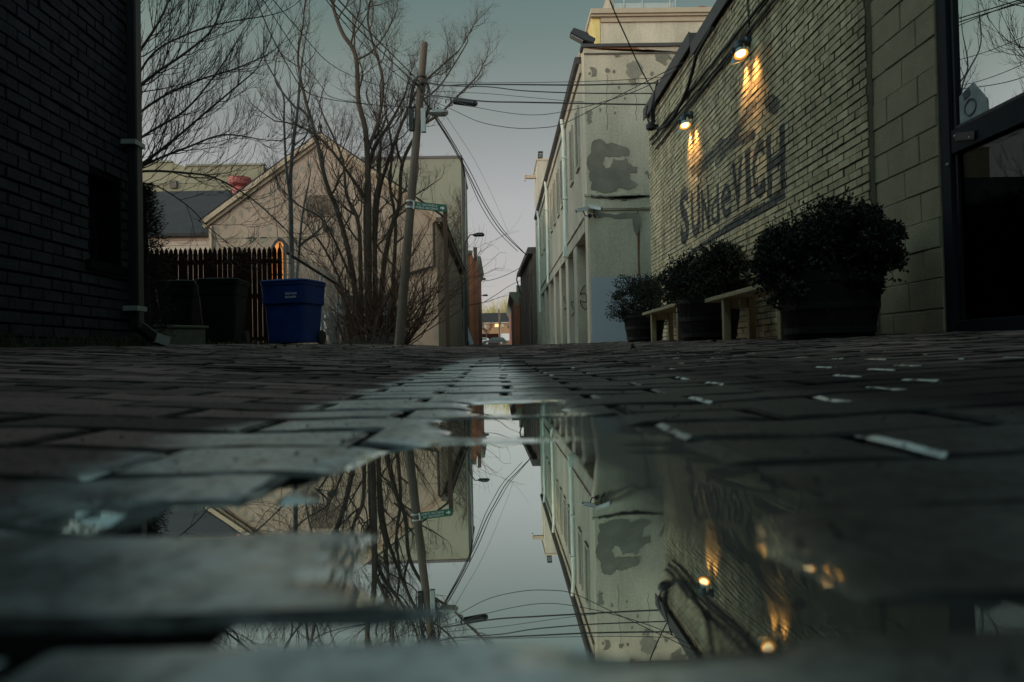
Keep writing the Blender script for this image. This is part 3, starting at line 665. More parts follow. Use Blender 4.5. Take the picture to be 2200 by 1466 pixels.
# ------------------------------------------------------------------ right: planters and benches
def bush(mb, c, rad, n, r_, leaf=.028, flat=.85):
    lumps = [(np.array((r_.gauss(0, .55), r_.gauss(0, .55), r_.uniform(-.75, .72))), r_.uniform(.26, .46)) for _ in range(30)]
    for k in range(n):
        l, lr = r_.choice(lumps); d = _n((r_.gauss(0, 1), r_.gauss(0, 1), r_.gauss(0, 1)))
        p = l + d * lr * (1 - abs(r_.gauss(0, .22))); q = np.linalg.norm(p)
        if q > 1.22: p = p / q * (1.1 + r_.uniform(-.2, .12))
        u_ = p / max(q, 1e-6); p = p * (1 + .42 * noise.noise((u_[0] * 1.7 + c[0] * 9, u_[1] * 1.7 + c[1] * 9, u_[2] * 1.7)))
        p = np.array(c) + p * rad * (1, 1, flat)
        a = _n(d + np.array((r_.gauss(0, .7), r_.gauss(0, .7), r_.gauss(.3, .7)))); b_ = np.cross(a, (r_.gauss(0, 1), r_.gauss(0, 1), r_.gauss(0, 1)))
        if np.linalg.norm(b_) < 1e-3: continue
        b_ = _n(b_); L = leaf * r_.uniform(.7, 1.4); w_ = L * .32
        cc = np.cross(a, b_) * L * .12
        mb.add([p, p + a * L * .5 + b_ * w_ + cc, p + a * L, p + a * L * .5 - b_ * w_ + cc], [(0, 1, 2, 3)])
    for k in range(120):
        d = _n((r_.gauss(0, 1), r_.gauss(0, 1), r_.gauss(.6, .8))); p = np.array(c) + d * rad * r_.uniform(.8, 1.0) * (1, 1, flat)
        e_ = _n(d + np.array((r_.gauss(0, .3), r_.gauss(0, .3), .4))); L = r_.uniform(.06, .20) * (rad / .42)
        for j in range(12):
            a = _n(e_ + np.array((r_.gauss(0, .8), r_.gauss(0, .8), r_.gauss(0, .8)))); b_ = _n(np.cross(a, (r_.gauss(0, 1), r_.gauss(0, 1), .3))); q = p + e_ * L * j / 11; l_ = leaf * r_.uniform(.7, 1.2)
            mb.add([q, q + a * l_ * .5 + b_ * l_ * .3, q + a * l_, q + a * l_ * .5 - b_ * l_ * .3], [(0, 1, 2, 3)])
def planter(x, y, rt, h, rad, bz, lab, labb, seed, n, extra=()):
    r_ = random.Random(seed); z = gz(x, y)
    pl = thing('barrel_planter', (x, y, z), lab, 'planter', 'half barrel planters along the brick wall')
    prof = [(rt * .80, 0), (rt * .86, h * .2), (rt * .93, h * .5), (rt * .98, h * .8), (rt, h), (rt - .03, h), (rt - .035, h - .05)]
    m_ = MB(); m_.lathe((0, 0, 0), prof, 28); obj('staves', m_, 'barrel', pl, True)
    for t in (.12, .48, .88):
        m_ = MB(); rr = rt * (.80 + .2 * t ** .8) + .010
        m_.lathe((0, 0, h * t), [(rr - .012, -.022), (rr, -.022), (rr + .004, .022), (rr - .012, .022)], 28); obj('hoop', m_, 'hoop', pl, True)
    m_ = MB(); m_.lathe((0, 0, h - .07), [(.02, 0), (rt - .04, 0), (rt - .04, .02), (.02, .035)], 20); obj('soil', m_, 'soil', pl, True)
    bz_ = z + h + bz
    bu = thing('shrub', (x, y, z + h - .05), labb, 'shrub', 'evergreen shrubs in barrel planters')
    m_ = MB(); bush(m_, (x, y, bz_), rad, n, r_, flat=.70)
    for dx, dy, dz2, rr in extra: bush(m_, (x + dx, y + dy, bz_ + dz2), rr, n // 3, r_)
    obj('foliage', m_, 'leaf', bu)
    m_ = MB()
    for k in range(7):
        d = np.array((r_.gauss(0, .5), r_.gauss(0, .5), 1)); m_.tube([np.array((x, y, z + h - .05)), np.array((x, y, z + h - .05)) + d * .18, (x + d[0] * .3 * rad, y + d[1] * .3 * rad, bz_ + .1)], [.014, .010, .005], 5)
    obj('stem', m_, 'bark_dark', bu)
planter(2.36, 12.0, .33, .46, .50, .20, 'farthest half barrel planter, beside the pale blue wall panel', 'small evergreen shrub in the farthest barrel, sprigs sticking out left', 21, 13000)
planter(2.40, 8.45, .36, .50, .44, .17, 'middle half barrel planter standing between the two plank benches', 'rounded evergreen shrub in the middle barrel between the two benches', 22, 13000, ((.05, -.3, .16, .24), (-.1, .35, .0, .28)))
planter(2.33, 5.2, .35, .46, .36, .14, 'largest half barrel planter, nearest the camera beside the block wall', 'largest dark evergreen shrub, in the nearest barrel by the block wall', 23, 24000, ((.08, -.02, .12, .26), (-.1, .22, -.02, .27), (.10, -.18, -.1, .25), (-.1, .0, -.18, .33)))

def bench(x0, x1, y0, y1, lab):
    za, zb = gz(x0, y0), gz(x0, y1); zt = .47 + (za + zb) / 2
    b = thing('plank_bench', ((x0 + x1) / 2, (y0 + y1) / 2, (za + zb) / 2), lab, 'bench', 'plank benches between the planters')
    m_ = MB(); m_.box(x0, x0 + .185, y0, y1, zt - .042, zt); m_.box(x0 + .195, x1, y0, y1, zt - .042, zt); obj('seat', m_, 'plank', b, bevel=.004)
    for yy in (y0 + .22, y1 - .55):
        for xx in (x0 + .02, x1 - .11):
            m_ = MB(); m_.beam((xx + .04, yy, gz(xx, yy) - .01), (xx + .04, yy, zt - .044), .07, .07, (0, 1, 0)); obj('leg', m_, 'plank', b, bevel=.004)
        m_ = MB(); m_.box(x0 + .11, x1 - .12, yy - .02, yy + .02, zt - .14, zt - .046); obj('stretcher', m_, 'plank', b)
bench(2.22, 2.60, 5.70, 7.95, 'nearer pale plank bench between the largest and the middle planter')
bench(2.22, 2.60, 9.10, 11.45, 'farther pale plank bench between the middle and the farthest planter')

# ------------------------------------------------------------------ right: cream building
XL, YF, YE = 2.1, 17.0, 38.0; HF, HEV = 6.9, 6.95
cb = thing('cream_building', (5, 25, 0), 'cream two storey building with peeling stucco, piers and roof gutter', 'building')
ztop = P(1260, 103, YF)[2]
mb = MB(); mb.box(XL, 9, YF, YF + .5, -.3, ztop); obj('front_wall', mb, 'cream', cb)
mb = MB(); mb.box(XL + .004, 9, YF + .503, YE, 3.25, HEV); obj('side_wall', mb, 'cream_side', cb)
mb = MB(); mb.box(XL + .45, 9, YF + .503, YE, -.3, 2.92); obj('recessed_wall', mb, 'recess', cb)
mb = MB(); mb.box(XL - .02, XL + .6, YF + .505, YE, 2.93, 3.245); mb.box(XL - .06, XL + .3, YF + .506, YE, 3.246, 3.30); obj('side_beam', mb, 'cream_side', cb, bevel=.006)
pys = [19.6, 22.0, 24.4, 27.0, 29.8, 32.6, 35.4]
for i, yy in enumerate(pys):
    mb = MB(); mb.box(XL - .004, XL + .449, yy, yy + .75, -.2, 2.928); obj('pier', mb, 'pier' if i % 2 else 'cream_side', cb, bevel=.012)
# band moulding on the front, recessed right bay, blue paint
zb0, zb1 = P(1300, 449, YF)[2], P(1300, 418, YF)[2]
mb = MB(); mb.box(XL - .05, 9, YF - .055, YF - .002, zb0, zb1 - .05); mb.box(XL - .07, 9, YF - .075, YF - .002, zb1 - .049, zb1); mb.box(XL - .03, 9, YF - .035, YF - .002, zb0 - .035, zb0 - .001); obj('band_moulding', mb, 'cream', cb)
mb = MB(); mb.box(XL - .06, 9, YF - .05, YF + .3, ztop + .002, ztop + .075); obj('parapet_cap', mb, 'coping', cb)
zl = P(1300, 116, YF)[2]
mb = MB(); mb.box(XL, 9, YF - .02, YF - .002, zl - .02, zl + .02); obj('string_line', mb, 'stain', cb)
xp1 = P(1374, 600, YF)[0]
mb = MB(); mb.box(XL + .02, xp1 - .03, YF - .03, YF - .003, -.2, zb0 - .16); obj('front_panel', mb, 'cream', cb, bevel=.01)
zp = P(1300, 596, YF)[2]
mb = MB(); mb.box(XL + .03, 3.8, YF - .036, YF - .0315, -.2, zp); obj('blue_painted_panel', mb, 'bluepaint', cb)
mb = MB(); mb.add([(xp1 - .028, YF - .006, 1.75), (xp1 + .03, YF - .006, 1.75), (xp1 + .012, YF - .006, 2.2), (xp1 + .035, YF - .006, 2.75), (xp1 + .02, YF - .006, zb0 - .05), (xp1 - .02, YF - .006, zb0 - .05), (xp1 - .02, YF - .006, 2.4)], [tuple(range(7))]); obj('rust_streak', mb, 'rusty', cb)
# peeled stucco patches, traced on the facade
def patches(lst, m, dy, seed, nm):
    for k, (pts, rough) in enumerate(lst):
        q = [P(a, b, YF) for a, b in pts]; pl = frac_poly([(p[0], p[2]) for p in q], rough * 1.15, 5, seed + k)
        mb = MB(); f0 = [(x, YF - dy, z) for x, z in pl]; mb.prism(f0, (0, dy - .0015, 0)); obj(nm, mb, m, cb)
patches([([(1268, 330), (1272, 305), (1292, 299), (1302, 310), (1330, 312), (1352, 322), (1350, 336), (1330, 338), (1318, 336), (1300, 336), (1294, 352), (1300, 362), (1312, 358), (1318, 342), (1338, 345), (1345, 340), (1352, 352), (1370, 360), (1368, 372), (1352, 372), (1354, 386), (1370, 398), (1362, 404), (1332, 402), (1324, 412), (1290, 414), (1270, 408), (1265, 380)], .13),
         ([(1266, 146), (1274, 145), (1282, 152), (1280, 164), (1270, 166)], .2), ([(1313, 117), (1330, 114), (1334, 121), (1322, 124)], .2),
         ([(1408, 116), (1428, 114), (1440, 122), (1466, 122), (1470, 134), (1452, 132), (1432, 128), (1428, 142), (1420, 136), (1408, 128)], .2),
         ([(1384, 370), (1392, 367), (1398, 376), (1404, 386), (1392, 382)], .2), ([(1350, 172), (1366, 172), (1368, 182), (1356, 184)], .22)], 'peel', .012, 5, 'peeled_patch')
patches([([(1345, 140), (1360, 130), (1376, 138), (1382, 158), (1370, 168), (1352, 166), (1344, 154)], .2), ([(1262, 238), (1272, 240), (1274, 262), (1264, 268)], .22)], 'peel_light', .010, 25, 'peeled_patch')
patches([([(1268, 420), (1405, 420), (1405, 425), (1370, 426), (1345, 432), (1310, 430), (1285, 428), (1268, 425)], .12)], 'stain', .082, 45, 'mildew_stain')
patches([([(1278, 455), (1372, 455), (1372, 500), (1366, 510), (1358, 470), (1300, 466), (1284, 470)], .08)], 'peel', .036, 55, 'peeled_patch')
patches([([(1262, 104), (1500, 104), (1500, 109), (1450, 111), (1430, 114), (1400, 108), (1360, 110), (1320, 107)], .08)], 'rusty', .011, 65, 'rust_stain')
r_ = random.Random(88)
for k in range(14):
    x = r_.uniform(XL + .1, 3.7); z = r_.choice((r_.uniform(3.6, 6.6), r_.uniform(5.6, 6.7))); sz = r_.uniform(.015, .06)
    pl = frac_poly([(x + sz * math.cos(a_) * r_.uniform(.5, 1.2), z + sz * 1.3 * math.sin(a_) * r_.uniform(.5, 1.2)) for a_ in np.linspace(0, 5.2, 6)], .2, 3, 300 + k)
    y0_ = YF - (.034 if z < 3 else .009); mb = MB(); mb.prism([(a, y0_, b) for a, b in pl], (0, .0035 if z < 3 else .008, 0)); obj('chipped_spot', mb, 'peel' if k % 3 else 'peel_light', cb)
for k, (xa, za, L_) in enumerate(((3.0, 3.55, 1.1), (2.6, 5.2, 1.3), (3.3, 6.6, 1.2), (2.35, 4.0, .7))):
    q = [np.array((xa, YF - .003, za))]
    for j in range(14): q.append(q[-1] + np.array((r_.gauss(0, .025), 0, (-1 if k > 1 else 1) * L_ / 14)))
    mb = MB(); mb.tube(q, .005, 4, False); obj('crack', mb, 'stain', cb)
# gutter with two visible faces, downspouts
mb = MB(); mb.prism([(XL + .02, YF + .51, HEV + .002), (XL - .13, YF + .51, HEV + .002), (XL - .17, YF + .51, HEV + .10), (XL - .15, YF + .51, HEV + .16), (XL + .02, YF + .51, HEV + .16)], (0, YE - YF - .6, 0)); obj('gutter', mb, 'coping', cb)
mb = MB(); mb.box(XL - .05, XL + .003, YF + .515, YE, HEV - .22, HEV - .002); obj('fascia', mb, 'cream_side', cb)
for k, (yy, z0, m_, box) in enumerate(((21.7, 3.0, 'pipe', True), (29.5, 2.9, 'pipe', False), (35.5, 2.1, 'pipe', False))):
    mb = MB(); mb.tube([(XL - .11, yy, HEV), (XL - .10, yy, HEV - .15), (XL - .07, yy, HEV - .4), (XL - .075, yy, 4.2), (XL - .085, yy, z0)], .058, 10)
    if box: mb.box(XL - .16, XL - .02, yy - .09, yy + .09, z0 - .10, z0 + .22)
    for zz in (4.6, 5.8): mb.box(XL - .14, XL - .002, yy - .075, yy + .075, zz, zz + .04)
    d = obj('downspout', mb, m_, cb)
wy = 18.3
while wy < 37:
    if all(abs(wy + .25 - d_) > .5 for d_ in (21.7, 29.5, 35.5)):
        mb = MB(); mb.box(XL - .012, XL + .002, wy, wy + .55, 4.75, 6.2); sl = obj('slit_window', mb, 'dullwin', cb)
        mb = MB(); mb.box(XL - .05, XL + .002, wy - .06, wy + .61, 4.66, 4.745); mb.box(XL - .045, XL + .002, wy - .07, wy - .003, 4.75, 6.2); mb.box(XL - .045, XL + .002, wy + .553, wy + .62, 4.75, 6.2); obj('sill', mb, 'cream_side', sl)
    wy += 1.55
# graffiti scrawls on the piers
for yy, z0 in ((19.59, 1.2), (21.99, 1.15), (24.39, 1.3)):
    r_ = random.Random(int(yy * 10)); q = [(XL + .16 + .09 * math.sin(t * 2.1 + yy), yy - .006, z0 + .10 * t + .07 * math.cos(t * 3.2)) for t in np.linspace(0, 6, 26)]
    mb = MB(); mb.tube(q, .011, 4); obj('graffiti_scrawl', mb, 'graffiti', cb)
# set back upper storey with coved return, its sunlit yellow in the colour
ys_ = 19.0; zr, zt2 = ztop - .3, P(1400, 38, ys_)[2]
xl2 = P(1290, 60, ys_)[0]
mb = MB(); mb.box(xl2, 9, ys_, 30, zr, zt2); obj('upper_storey', mb, 'cream', cb)
zc1 = P(1400, 27, ys_)[2]
mb = MB(); prof = []
for t in np.linspace(0, 1, 9): prof.append((xl2 - .012 - .22 * t ** 2.2, ys_ - .002, zr + (zt2 - zr) * t))
prof += [(xl2 - .012, ys_ - .002, zt2)]
mb.prism(prof, (0, 10, 0)); obj('coved_return', mb, 'yellow_trim', cb)
mb = MB(); mb.box(xl2 - .26, 9, ys_ - .16, 30.2, zt2 + .06, zc1 + .05); mb.box(xl2 - .24, 9, ys_ - .11, 30, zt2 + .002, zt2 + .058); mb.box(xl2 + .01, 9, ys_ - .05, ys_ - .003, zt2 - .12, zt2 - .002); obj('cornice', mb, 'trim', cb)
# tower at the far end
yt = 38.2; tl, tr_ = P(1157, 500, yt)[0], P(1183, 500, yt)[0]; tz = P(1165, 345, yt)[2]
tw = thing('stair_tower', (2.3, yt, 0), 'narrow pale rendered tower rising past the far end of the gutter', 'building')
mb = MB(); mb.prism([(tl, yt, -.2), (tr_ + .3, yt, -.2), (tr_ + .3, yt, tz - .55), (tr_, yt, tz - .3), (tr_, yt, tz), (tl, yt, tz)], (0, 3.0, 0)); obj('wall', mb, 'cream_side', tw)
mb = MB(); mb.box(tl - .04, tr_ + .04, yt - .04, yt + 3.04, tz + .002, tz + .09); obj('cap', mb, 'trim', tw)
bz_ = P(1140, 381, yt + 1.5)
mb = MB(); mb.box(bz_[0] - .28, tl - .002, yt + 1.3, yt + 1.5, bz_[2] - .10, bz_[2] + .07); mb.box(bz_[0] - .33, bz_[0] - .282, yt + 1.27, yt + 1.53, bz_[2] - .22, bz_[2] + .09); obj('projecting_beam', mb, 'trim', tw)
def floodlight(c, label, sz, yaw, post):
    o = thing('floodlight', c, label, 'floodlight')
    m_ = MB(); m_.tube([(0, 0, -post), (0, 0, 0)], .035 * sz, 8); m_.box(-.08 * sz, .08 * sz, -.08 * sz, .08 * sz, -post - .02, -post + .03); obj('bracket', m_, 'black_metal', o, True)
    m_ = MB(); ca, sa = math.cos(.42), math.sin(.42)
    def tf(x, y, z): return (x * ca - z * sa, y, x * sa * -1 * -1 + z * ca)
    prof = [(-.55, -.10), (-.50, .16), (.15, .20), (.20, .13), (.52, .10), (.52, -.12), (.1, -.16)]
    m_.prism([(x * sz * ca + z * sz * sa, -.24 * sz, -x * sz * sa + z * sz * ca + .16 * sz) for x, z in prof], (0, .48 * sz, 0)); obj('housing', m_, 'black_metal', o, True, bevel=.012)
    m_ = MB(); a_ = [(x * sz * ca + z * sz * sa, -.20 * sz, -x * sz * sa + z * sz * ca + .16 * sz) for x, z in ((-.50, -.125), (.06, -.172))]
    m_.prism([a_[0], a_[1], (a_[1][0], .2 * sz, a_[1][2]), (a_[0][0], .2 * sz, a_[0][2])], (0, 0, -.012)); obj('lens', m_, 'galv', o, True)
    o.rotation_euler = (0, 0, yaw); return o
c = P(1252, 90, YF + .3); floodlight((c[0], c[1], c[2]), 'large black floodlight tilted over the cream building roof corner', .56, 0, .22)
c = P(1163, 338, yt + .5); floodlight((c[0] - .05, c[1], c[2]), 'dark floodlight on top of the narrow far tower', .52, math.pi / 2, .10)
# security cameras
def seccam(px, py, yaw, label):
    c = P(px, py, YF - .22); o = thing('security_camera', c, label, 'camera', 'security cameras on the cream building corner', yaw)
    m_ = MB(); m_.beam((-.15, 0, .06), (.13, 0, -.02), .085, .075); m_.beam((-.17, 0, .108), (.15, 0, .022), .105, .014); obj('housing', m_, 'whitecar', o, True, bevel=.006)
    m_ = MB(); m_.lathe((.125, 0, -.02), [(.026, 0), (.026, .014)], 12, (1, 0, -.3)); obj('lens', m_, 'black_metal', o, True)
    m_ = MB(); m_.tube([(-.05, 0, .0), (-.08, .03, -.12), (-.12, .16, -.14)], .016, 6); m_.lathe((-.12, .16, -.14), [(.05, 0), (.05, .02)], 12, (0, 1, 0)); obj('bracket', m_, 'black_metal', o, True)
seccam(1281, 449, -.5, 'white security camera on the cream facade pointing right')
seccam(1249, 453, math.pi + .4, 'white security camera at the cream building corner pointing left')
# roof hatch platform, vent
yr = 20.5; a, b = P(1312, 20, yr), P(1446, 25, yr); zt3 = zc1 + .05
pf = thing('roof_platform', (a[0], yr, zt3), 'grey metal roof platform with railings above the cream cornice', 'roof platform')
z0 = zt3 - .3
mb = MB(); mb.box(a[0] + .10, b[0] - .05, yr, yr + 2, zt3 - .45, a[2] - .02); obj('base', mb, 'galv', pf)
mb = MB(); mb.box(a[0] + .08, b[0], yr - .05, yr + 2.05, a[2] - .018, a[2] + .14); obj('deck', mb, 'galv', pf)
mb = MB()
for xx in (a[0], a[0] + .36, (a[0] + b[0]) / 2, b[0] - .1, b[0] + .05): mb.tube([(xx, yr - .08, a[2] - .35), (xx, yr - .08, a[2] + 1.0)], .022, 6)
for zz in (.55, 1.0): mb.tube([(a[0], yr - .08, a[2] + zz), (b[0] + .05, yr - .08, a[2] + zz)], .022, 6)
obj('railing', mb, 'galv', pf)
mb = MB(); mb.box(a[0] - .03, a[0] + .07, yr - .03, yr + 2, zt3 - .45, a[2] + .6); obj('ladder_side', mb, 'trim', pf)
c = P(1505, 22, 21.5); rv = thing('roof_vent', (c[0], c[1], zt3), 'small rusty roof vent beside the dark coping', 'vent')
mb = MB(); mb.lathe((0, 0, -.2), [(.13, 0), (.13, .34)], 14); obj('pipe', mb, 'rust_pipe', rv, True)
mb = MB(); mb.lathe((0, 0, c[2] - zt3), [(.10, -.06), (.21, -.04), (.22, .02), (.12, .07), (.02, .08)], 16); obj('cowl', mb, 'rust_pipe', rv, True)

# ------------------------------------------------------------------ left: black brick building
XB, YBL = -2.8, 5.93
bb = thing('black_brick_building', (-6, 2, 0), 'black painted brick building on the left with a small window', 'building')
w0, w1 = P(193, 470, 1), P(262, 470, 1)
wy0, wy1 = PX(193, 470, XB)[1], PX(262, 470, XB)[1]; wz0, wz1 = PX(228, 565, XB)[2], PX(228, 383, XB)[2]
mb = MB(); mb.box(-9, XB - .012, 4.2, wy0, -.3, 11.0); mb.box(-9, XB - .012, wy1, YBL - .012, -.3, 11.0); mb.box(-9, XB - .012, wy0, wy1, -.3, wz0); mb.box(-9, XB - .012, wy0, wy1, wz1, 11.0); mb.box(-9, XB - .30, wy0, wy1, wz0, wz1); obj('wall_core', mb, 'black_mortar', bb)
hole = [(wy0 - 4.2 - .005, wy1 - 4.2 + .005, wz0 + .15 - .02, wz1 + .15 + .02)]
brick_panel('brick_wall', (XB - .012, 4.2, -.15), (0, 1, 0), (0, 0, 1), (1, 0, 0), YBL - 4.2, 11.1, .213, .0755, .012, .013, 'black_brick', bb, holes=hole, seed=8, jit=.004)
brick_panel('brick_return', (XB - .012, YBL - .012, -.15), (-1, 0, 0), (0, 0, 1), (0, 1, 0), 4, 11.1, .213, .0755, .012, .013, 'black_brick', bb, seed=9)
mb = MB(); mb.box(XB - .03, XB + .03, wy0 - .05, wy1 + .05, wz0 - .07, wz0 - .005); wn = obj('window_sill', mb, 'black_mortar', bb)
mb = MB(); mb.box(XB - .20, XB - .18, wy0, wy1, wz0, wz1); mb.box(XB - .179, XB - .15, (wy0 + wy1) / 2 - .02, (wy0 + wy1) / 2 + .02, wz0, wz1); obj('window', mb, 'black_metal', bb)
mb = MB(); mb.box(XB - .15, XB + .03, 3.9, 4.18, -.2, 11.0); mb.box(XB - .6, XB - .2, 2.4, 3.9, -.2, 11.0); mb.box(-9, XB, -9, 2.4, -.2, 11.0); mb.box(-9, XB - .6, 2.4, 4.2, -.2, 11.0); obj('dark_bay', mb, 'black_metal', bb)
dpx = PX(292, 400, XB + .07)
mb = MB(); dy_ = PX(288, 300, XB + .06)[1]
mb.beam((XB + .065, dy_, gz(XB, dy_) + .12), (XB + .065, dy_, 10.8), .10, .075, (1, 0, 0)); mb.beam((XB + .065, dy_, gz(XB, dy_) + .16), (XB + .17, dy_ + .14, gz(XB, dy_) + .03), .10, .07)
dp = obj('downspout', mb, 'black_metal', bb, bevel=.01)
for (pxx, pyy) in ((288, 304), (284, 661)):
    z = PX(pxx, pyy, XB + .1)[2]; mb = MB(); mb.box(XB + .003, XB + .112, dy_ - .09, dy_ + .07, z - .018, z + .018); obj('strap', mb, 'galv', dp)
mb = MB(); mb.beam((XB + .14, dy_ + .09, gz(XB, dy_) + .062), (XB + .20, dy_ + .18, gz(XB, dy_) + .03), .11, .075); obj('outlet', mb, 'galv', dp)

mb = MB(); mb.box(-24, -7.4, YBL + .02, 12.6, -.3, 7.2); obj('rear_wing', mb, 'black_brick', bb)  # unseen block, added to keep low sky light off the right wall
# ------------------------------------------------------------------ left: ledge, bins, fences
ed = MB(); A, B = np.array((-5.6, 8.6, .2)), np.array((-4.22, 10.6, .2)); zt_ = P(370, 703, 9.8)[2]
ed.beam((A[0], A[1], zt_ / 2 - .1), (B[0], B[1], zt_ / 2 - .1), .28, zt_ + .2); ed.beam((A[0], A[1], zt_ + .022), (B[0] + .02, B[1] + .03, zt_ + .022), .34, .04)
tag(obj('concrete_kerb_wall', ed, 'concrete', bevel=.01), 'low mossy concrete wall stub beside the black building corner', 'wall')

def cart(x, y, rz, wd, dp, h, m, label, step, seed):
    o = thing('wheeled_bin', (x, y, gz(x, y)), label, 'bin', 'wheeled bins by the picket fence', rz)
    hx, hy = wd / 2, dp / 2
    b = MB()
    if step: b.loft([(.03, hx * .80, hy * .78, .05, 0, 0), (.08, hx * .82, hy * .80, .06, 0, 0), (h * .50, hx * .88, hy * .86, .06, 0, 0), (h * .60, hx * .89, hy * .88, .06, 0, 0), (h * .62, hx * .97, hy * .97, .07, 0, 0), (h * .93, hx, hy, .07, 0, 0)])
    else: b.loft([(.03, hx * .74, hy * .74, .05, 0, 0), (.08, hx * .76, hy * .76, .06, 0, 0), (h * .55, hx * .86, hy * .86, .06, 0, 0), (h * .72, hx * .90, hy * .90, .06, 0, 0), (h * .74, hx * .93, hy * .93, .06, 0, 0), (h * .93, hx * .97, hy * .97, .07, 0, 0)])
    bd = obj('body', b, m, o, True, bevel=.006)
    r_ = MB(); r_.loft([(h * .905, hx * 1.0, hy * 1.0, .07, 0, 0), (h * .905, hx * 1.035, hy * 1.035, .08, 0, 0), (h * .945, hx * 1.035, hy * 1.035, .08, 0, 0), (h * .945, hx * .98, hy * .98, .07, 0, 0)]); obj('rim', r_, m, bd, True)
    l = MB(); l.loft([(h * .948, hx * 1.06, hy * 1.06, .09, 0, 0), (h * .965, hx * 1.065, hy * 1.065, .09, 0, 0), (h * .985, hx * .98, hy * .98, .12, 0, 0), (h * 1.0, hx * .70, hy * .70, .14, 0, 0)])
    obj('lid', l, m, o, True, smooth=False)
    hn = MB(); hn.tube([(-hx * .7, hy * 1.02, h * .9), (-hx * .7, hy * 1.22, h * .93), (hx * .7, hy * 1.22, h * .93), (hx * .7, hy * 1.02, h * .9)], .016, 8); obj('handle', hn, m, o, True)
    for s in (-1, 1):
        wv = MB(); wv.lathe((s * (hx * .86), hy * .72, .11), [(.04, -.03), (.105, -.028), (.11, -.015), (.11, .015), (.105, .028), (.04, .03)], 18, (1, 0, 0)); obj('wheel', wv, 'rubber', o, True)
    if not step:
        fp = MB(); fp.prism([(-hx * .5, -hy * .97 - .008, h * .88), (hx * .5, -hy * .97 - .008, h * .88), (hx * .42, -hy * .93 - .012, h * .77), (-hx * .42, -hy * .93 - .012, h * .77)], (0, .02, 0)); obj('front_panel', fp, m, bd, True)
        fb = MB(); fb.tube([(-hx * .35, -hy * .84, h * .38), (hx * .35, -hy * .84, h * .38)], .012, 6); obj('grab_bar', fb, m, bd, True)
    return o, bd
cart(P(388, 700, 12.9)[0], 12.9, .12, .64, .74, 1.10, 'green_bin', 'dark green wheeled bin on the left, behind the concrete stub', False, 1)
cart(P(481, 700, 12.4)[0], 12.4, .05, .66, .76, 1.07, 'green_bin', 'dark green wheeled bin standing next to the blue one', False, 2)
bx = P(632, 700, 11.4)[0]
bo, bbd = cart(bx, 11.4, -.28, .74, .68, .985, 'blue_bin', 'blue wheeled bin with white lettering at the end of the row', True, 3)
mb = MB(); 
for s, z, wd_ in (('TENLEYTOWN', .735, .19), ('202-364-0654', .685, .18)): put_text(mb, s, (.07, -.352, z), (1, 0, 0), (0, -.03, 1), wd_, .030, .012)
obj('lettering', mb, 'white', bbd, True)

# picket fence
fz = P(480, 531, 15)[2]; fx0, fx1 = -9.0, P(607, 600, 15)[0]
pf_ = thing('picket_fence', ((fx0 + fx1) / 2, 15, 0), 'tall dark red picket fence behind the wheeled bins', 'fence')
mb = MB(); x = fx1 - .10; k = 0
while x > fx0:
    t = fz + rng.uniform(-.015, .015); wdt = .089; zb = .1
    gap_ = .012 if rng.random() < .55 else .002
    mb.prism([(x, 15, zb), (x + wdt, 15, zb), (x + wdt, 15, t - .14), (x + wdt * .86, 15, t - .06), (x + wdt * .5, 15, t), (x + wdt * .14, 15, t - .06), (x, 15, t - .14)], (0, .02, 0)); x -= wdt + gap_
obj('pickets', mb, 'fencewood', pf_)
for zz in (fz - .30, fz - 1.0, .5):
    mb = MB(); mb.box(fx0, fx1 - .02, 15.022, 15.06, zz - .045, zz + .045); obj('rail', mb, 'fencewood', pf_)
for xx in (fx1 - .9, fx1 - 2.6):
    mb = MB(); mb.box(xx, xx + .09, 15.062, 15.15, -.1, fz - .1); obj('post', mb, 'fencewood', pf_)

# chain link fence running back along the yard
cl = thing('chain_link_fence', (fx1 + .02, 15, 0), 'grey chain link fence running back from the picket fence end', 'fence')
cx0 = fx1 + .05; hA, hB = P(612, 540, 15)[2], P(745, 625, 21)[2]; A, B = np.array((cx0, 15.0, 0)), np.array((P(745, 625, 21)[0], 21.0, 0))
def clp(t, z): p = A + (B - A) * t; return np.array((p[0], p[1], z))
mb = MB(); mb.tube([clp(0, hA), clp(1, hB)], .035, 8); obj('top_rail', mb, 'coping', cl)
for t in (0, .012, .5, 1.0):
    mb = MB(); mb.tube([clp(t, -.1), clp(t, hA + (hB - hA) * t + (.12 if t == 0 else .0))], .035 if t != .012 else .02, 8); obj('post', mb, 'galv', cl)
mb = MB(); Lc = 6.1; sp = .075; k = 0
n_w = int((Lc + 2.2) / sp)
for i in range(n_w):
    for sgn in (1, -1):
        s0 = i * sp - (2.2 if sgn > 0 else 0); s1 = s0 + 2.2 * sgn
        pts = []
        a_, b_ = s0, s0 + sgn * 2.15
        lo_t, hi_t = (max(0, (0 - a_) / (b_ - a_)), min(1, (Lc - a_) / (b_ - a_))) if sgn > 0 else (max(0, (a_ - Lc) / (a_ - b_)), min(1, a_ / (a_ - b_)))
        if hi_t <= lo_t: continue
        mb.tube([clp((a_ + (b_ - a_) * lo_t) / Lc, .15 + 2.15 * lo_t), clp((a_ + (b_ - a_) * hi_t) / Lc, .15 + 2.15 * hi_t)], .0022, 3, False)
obj('wire_mesh', mb, 'galv', cl)
gp = MB(); q0 = P(622, 545, 15.3); gp.tube([(q0[0], 15.3, 0), (q0[0], 15.3, q0[2])], .022, 8); gp.tube([(cx0, 15.3, P(610, 575, 15.3)[2]), (q0[0], 15.3, P(622, 572, 15.3)[2])], .018, 8)
obj('gate_stub', gp, 'galv', cl)

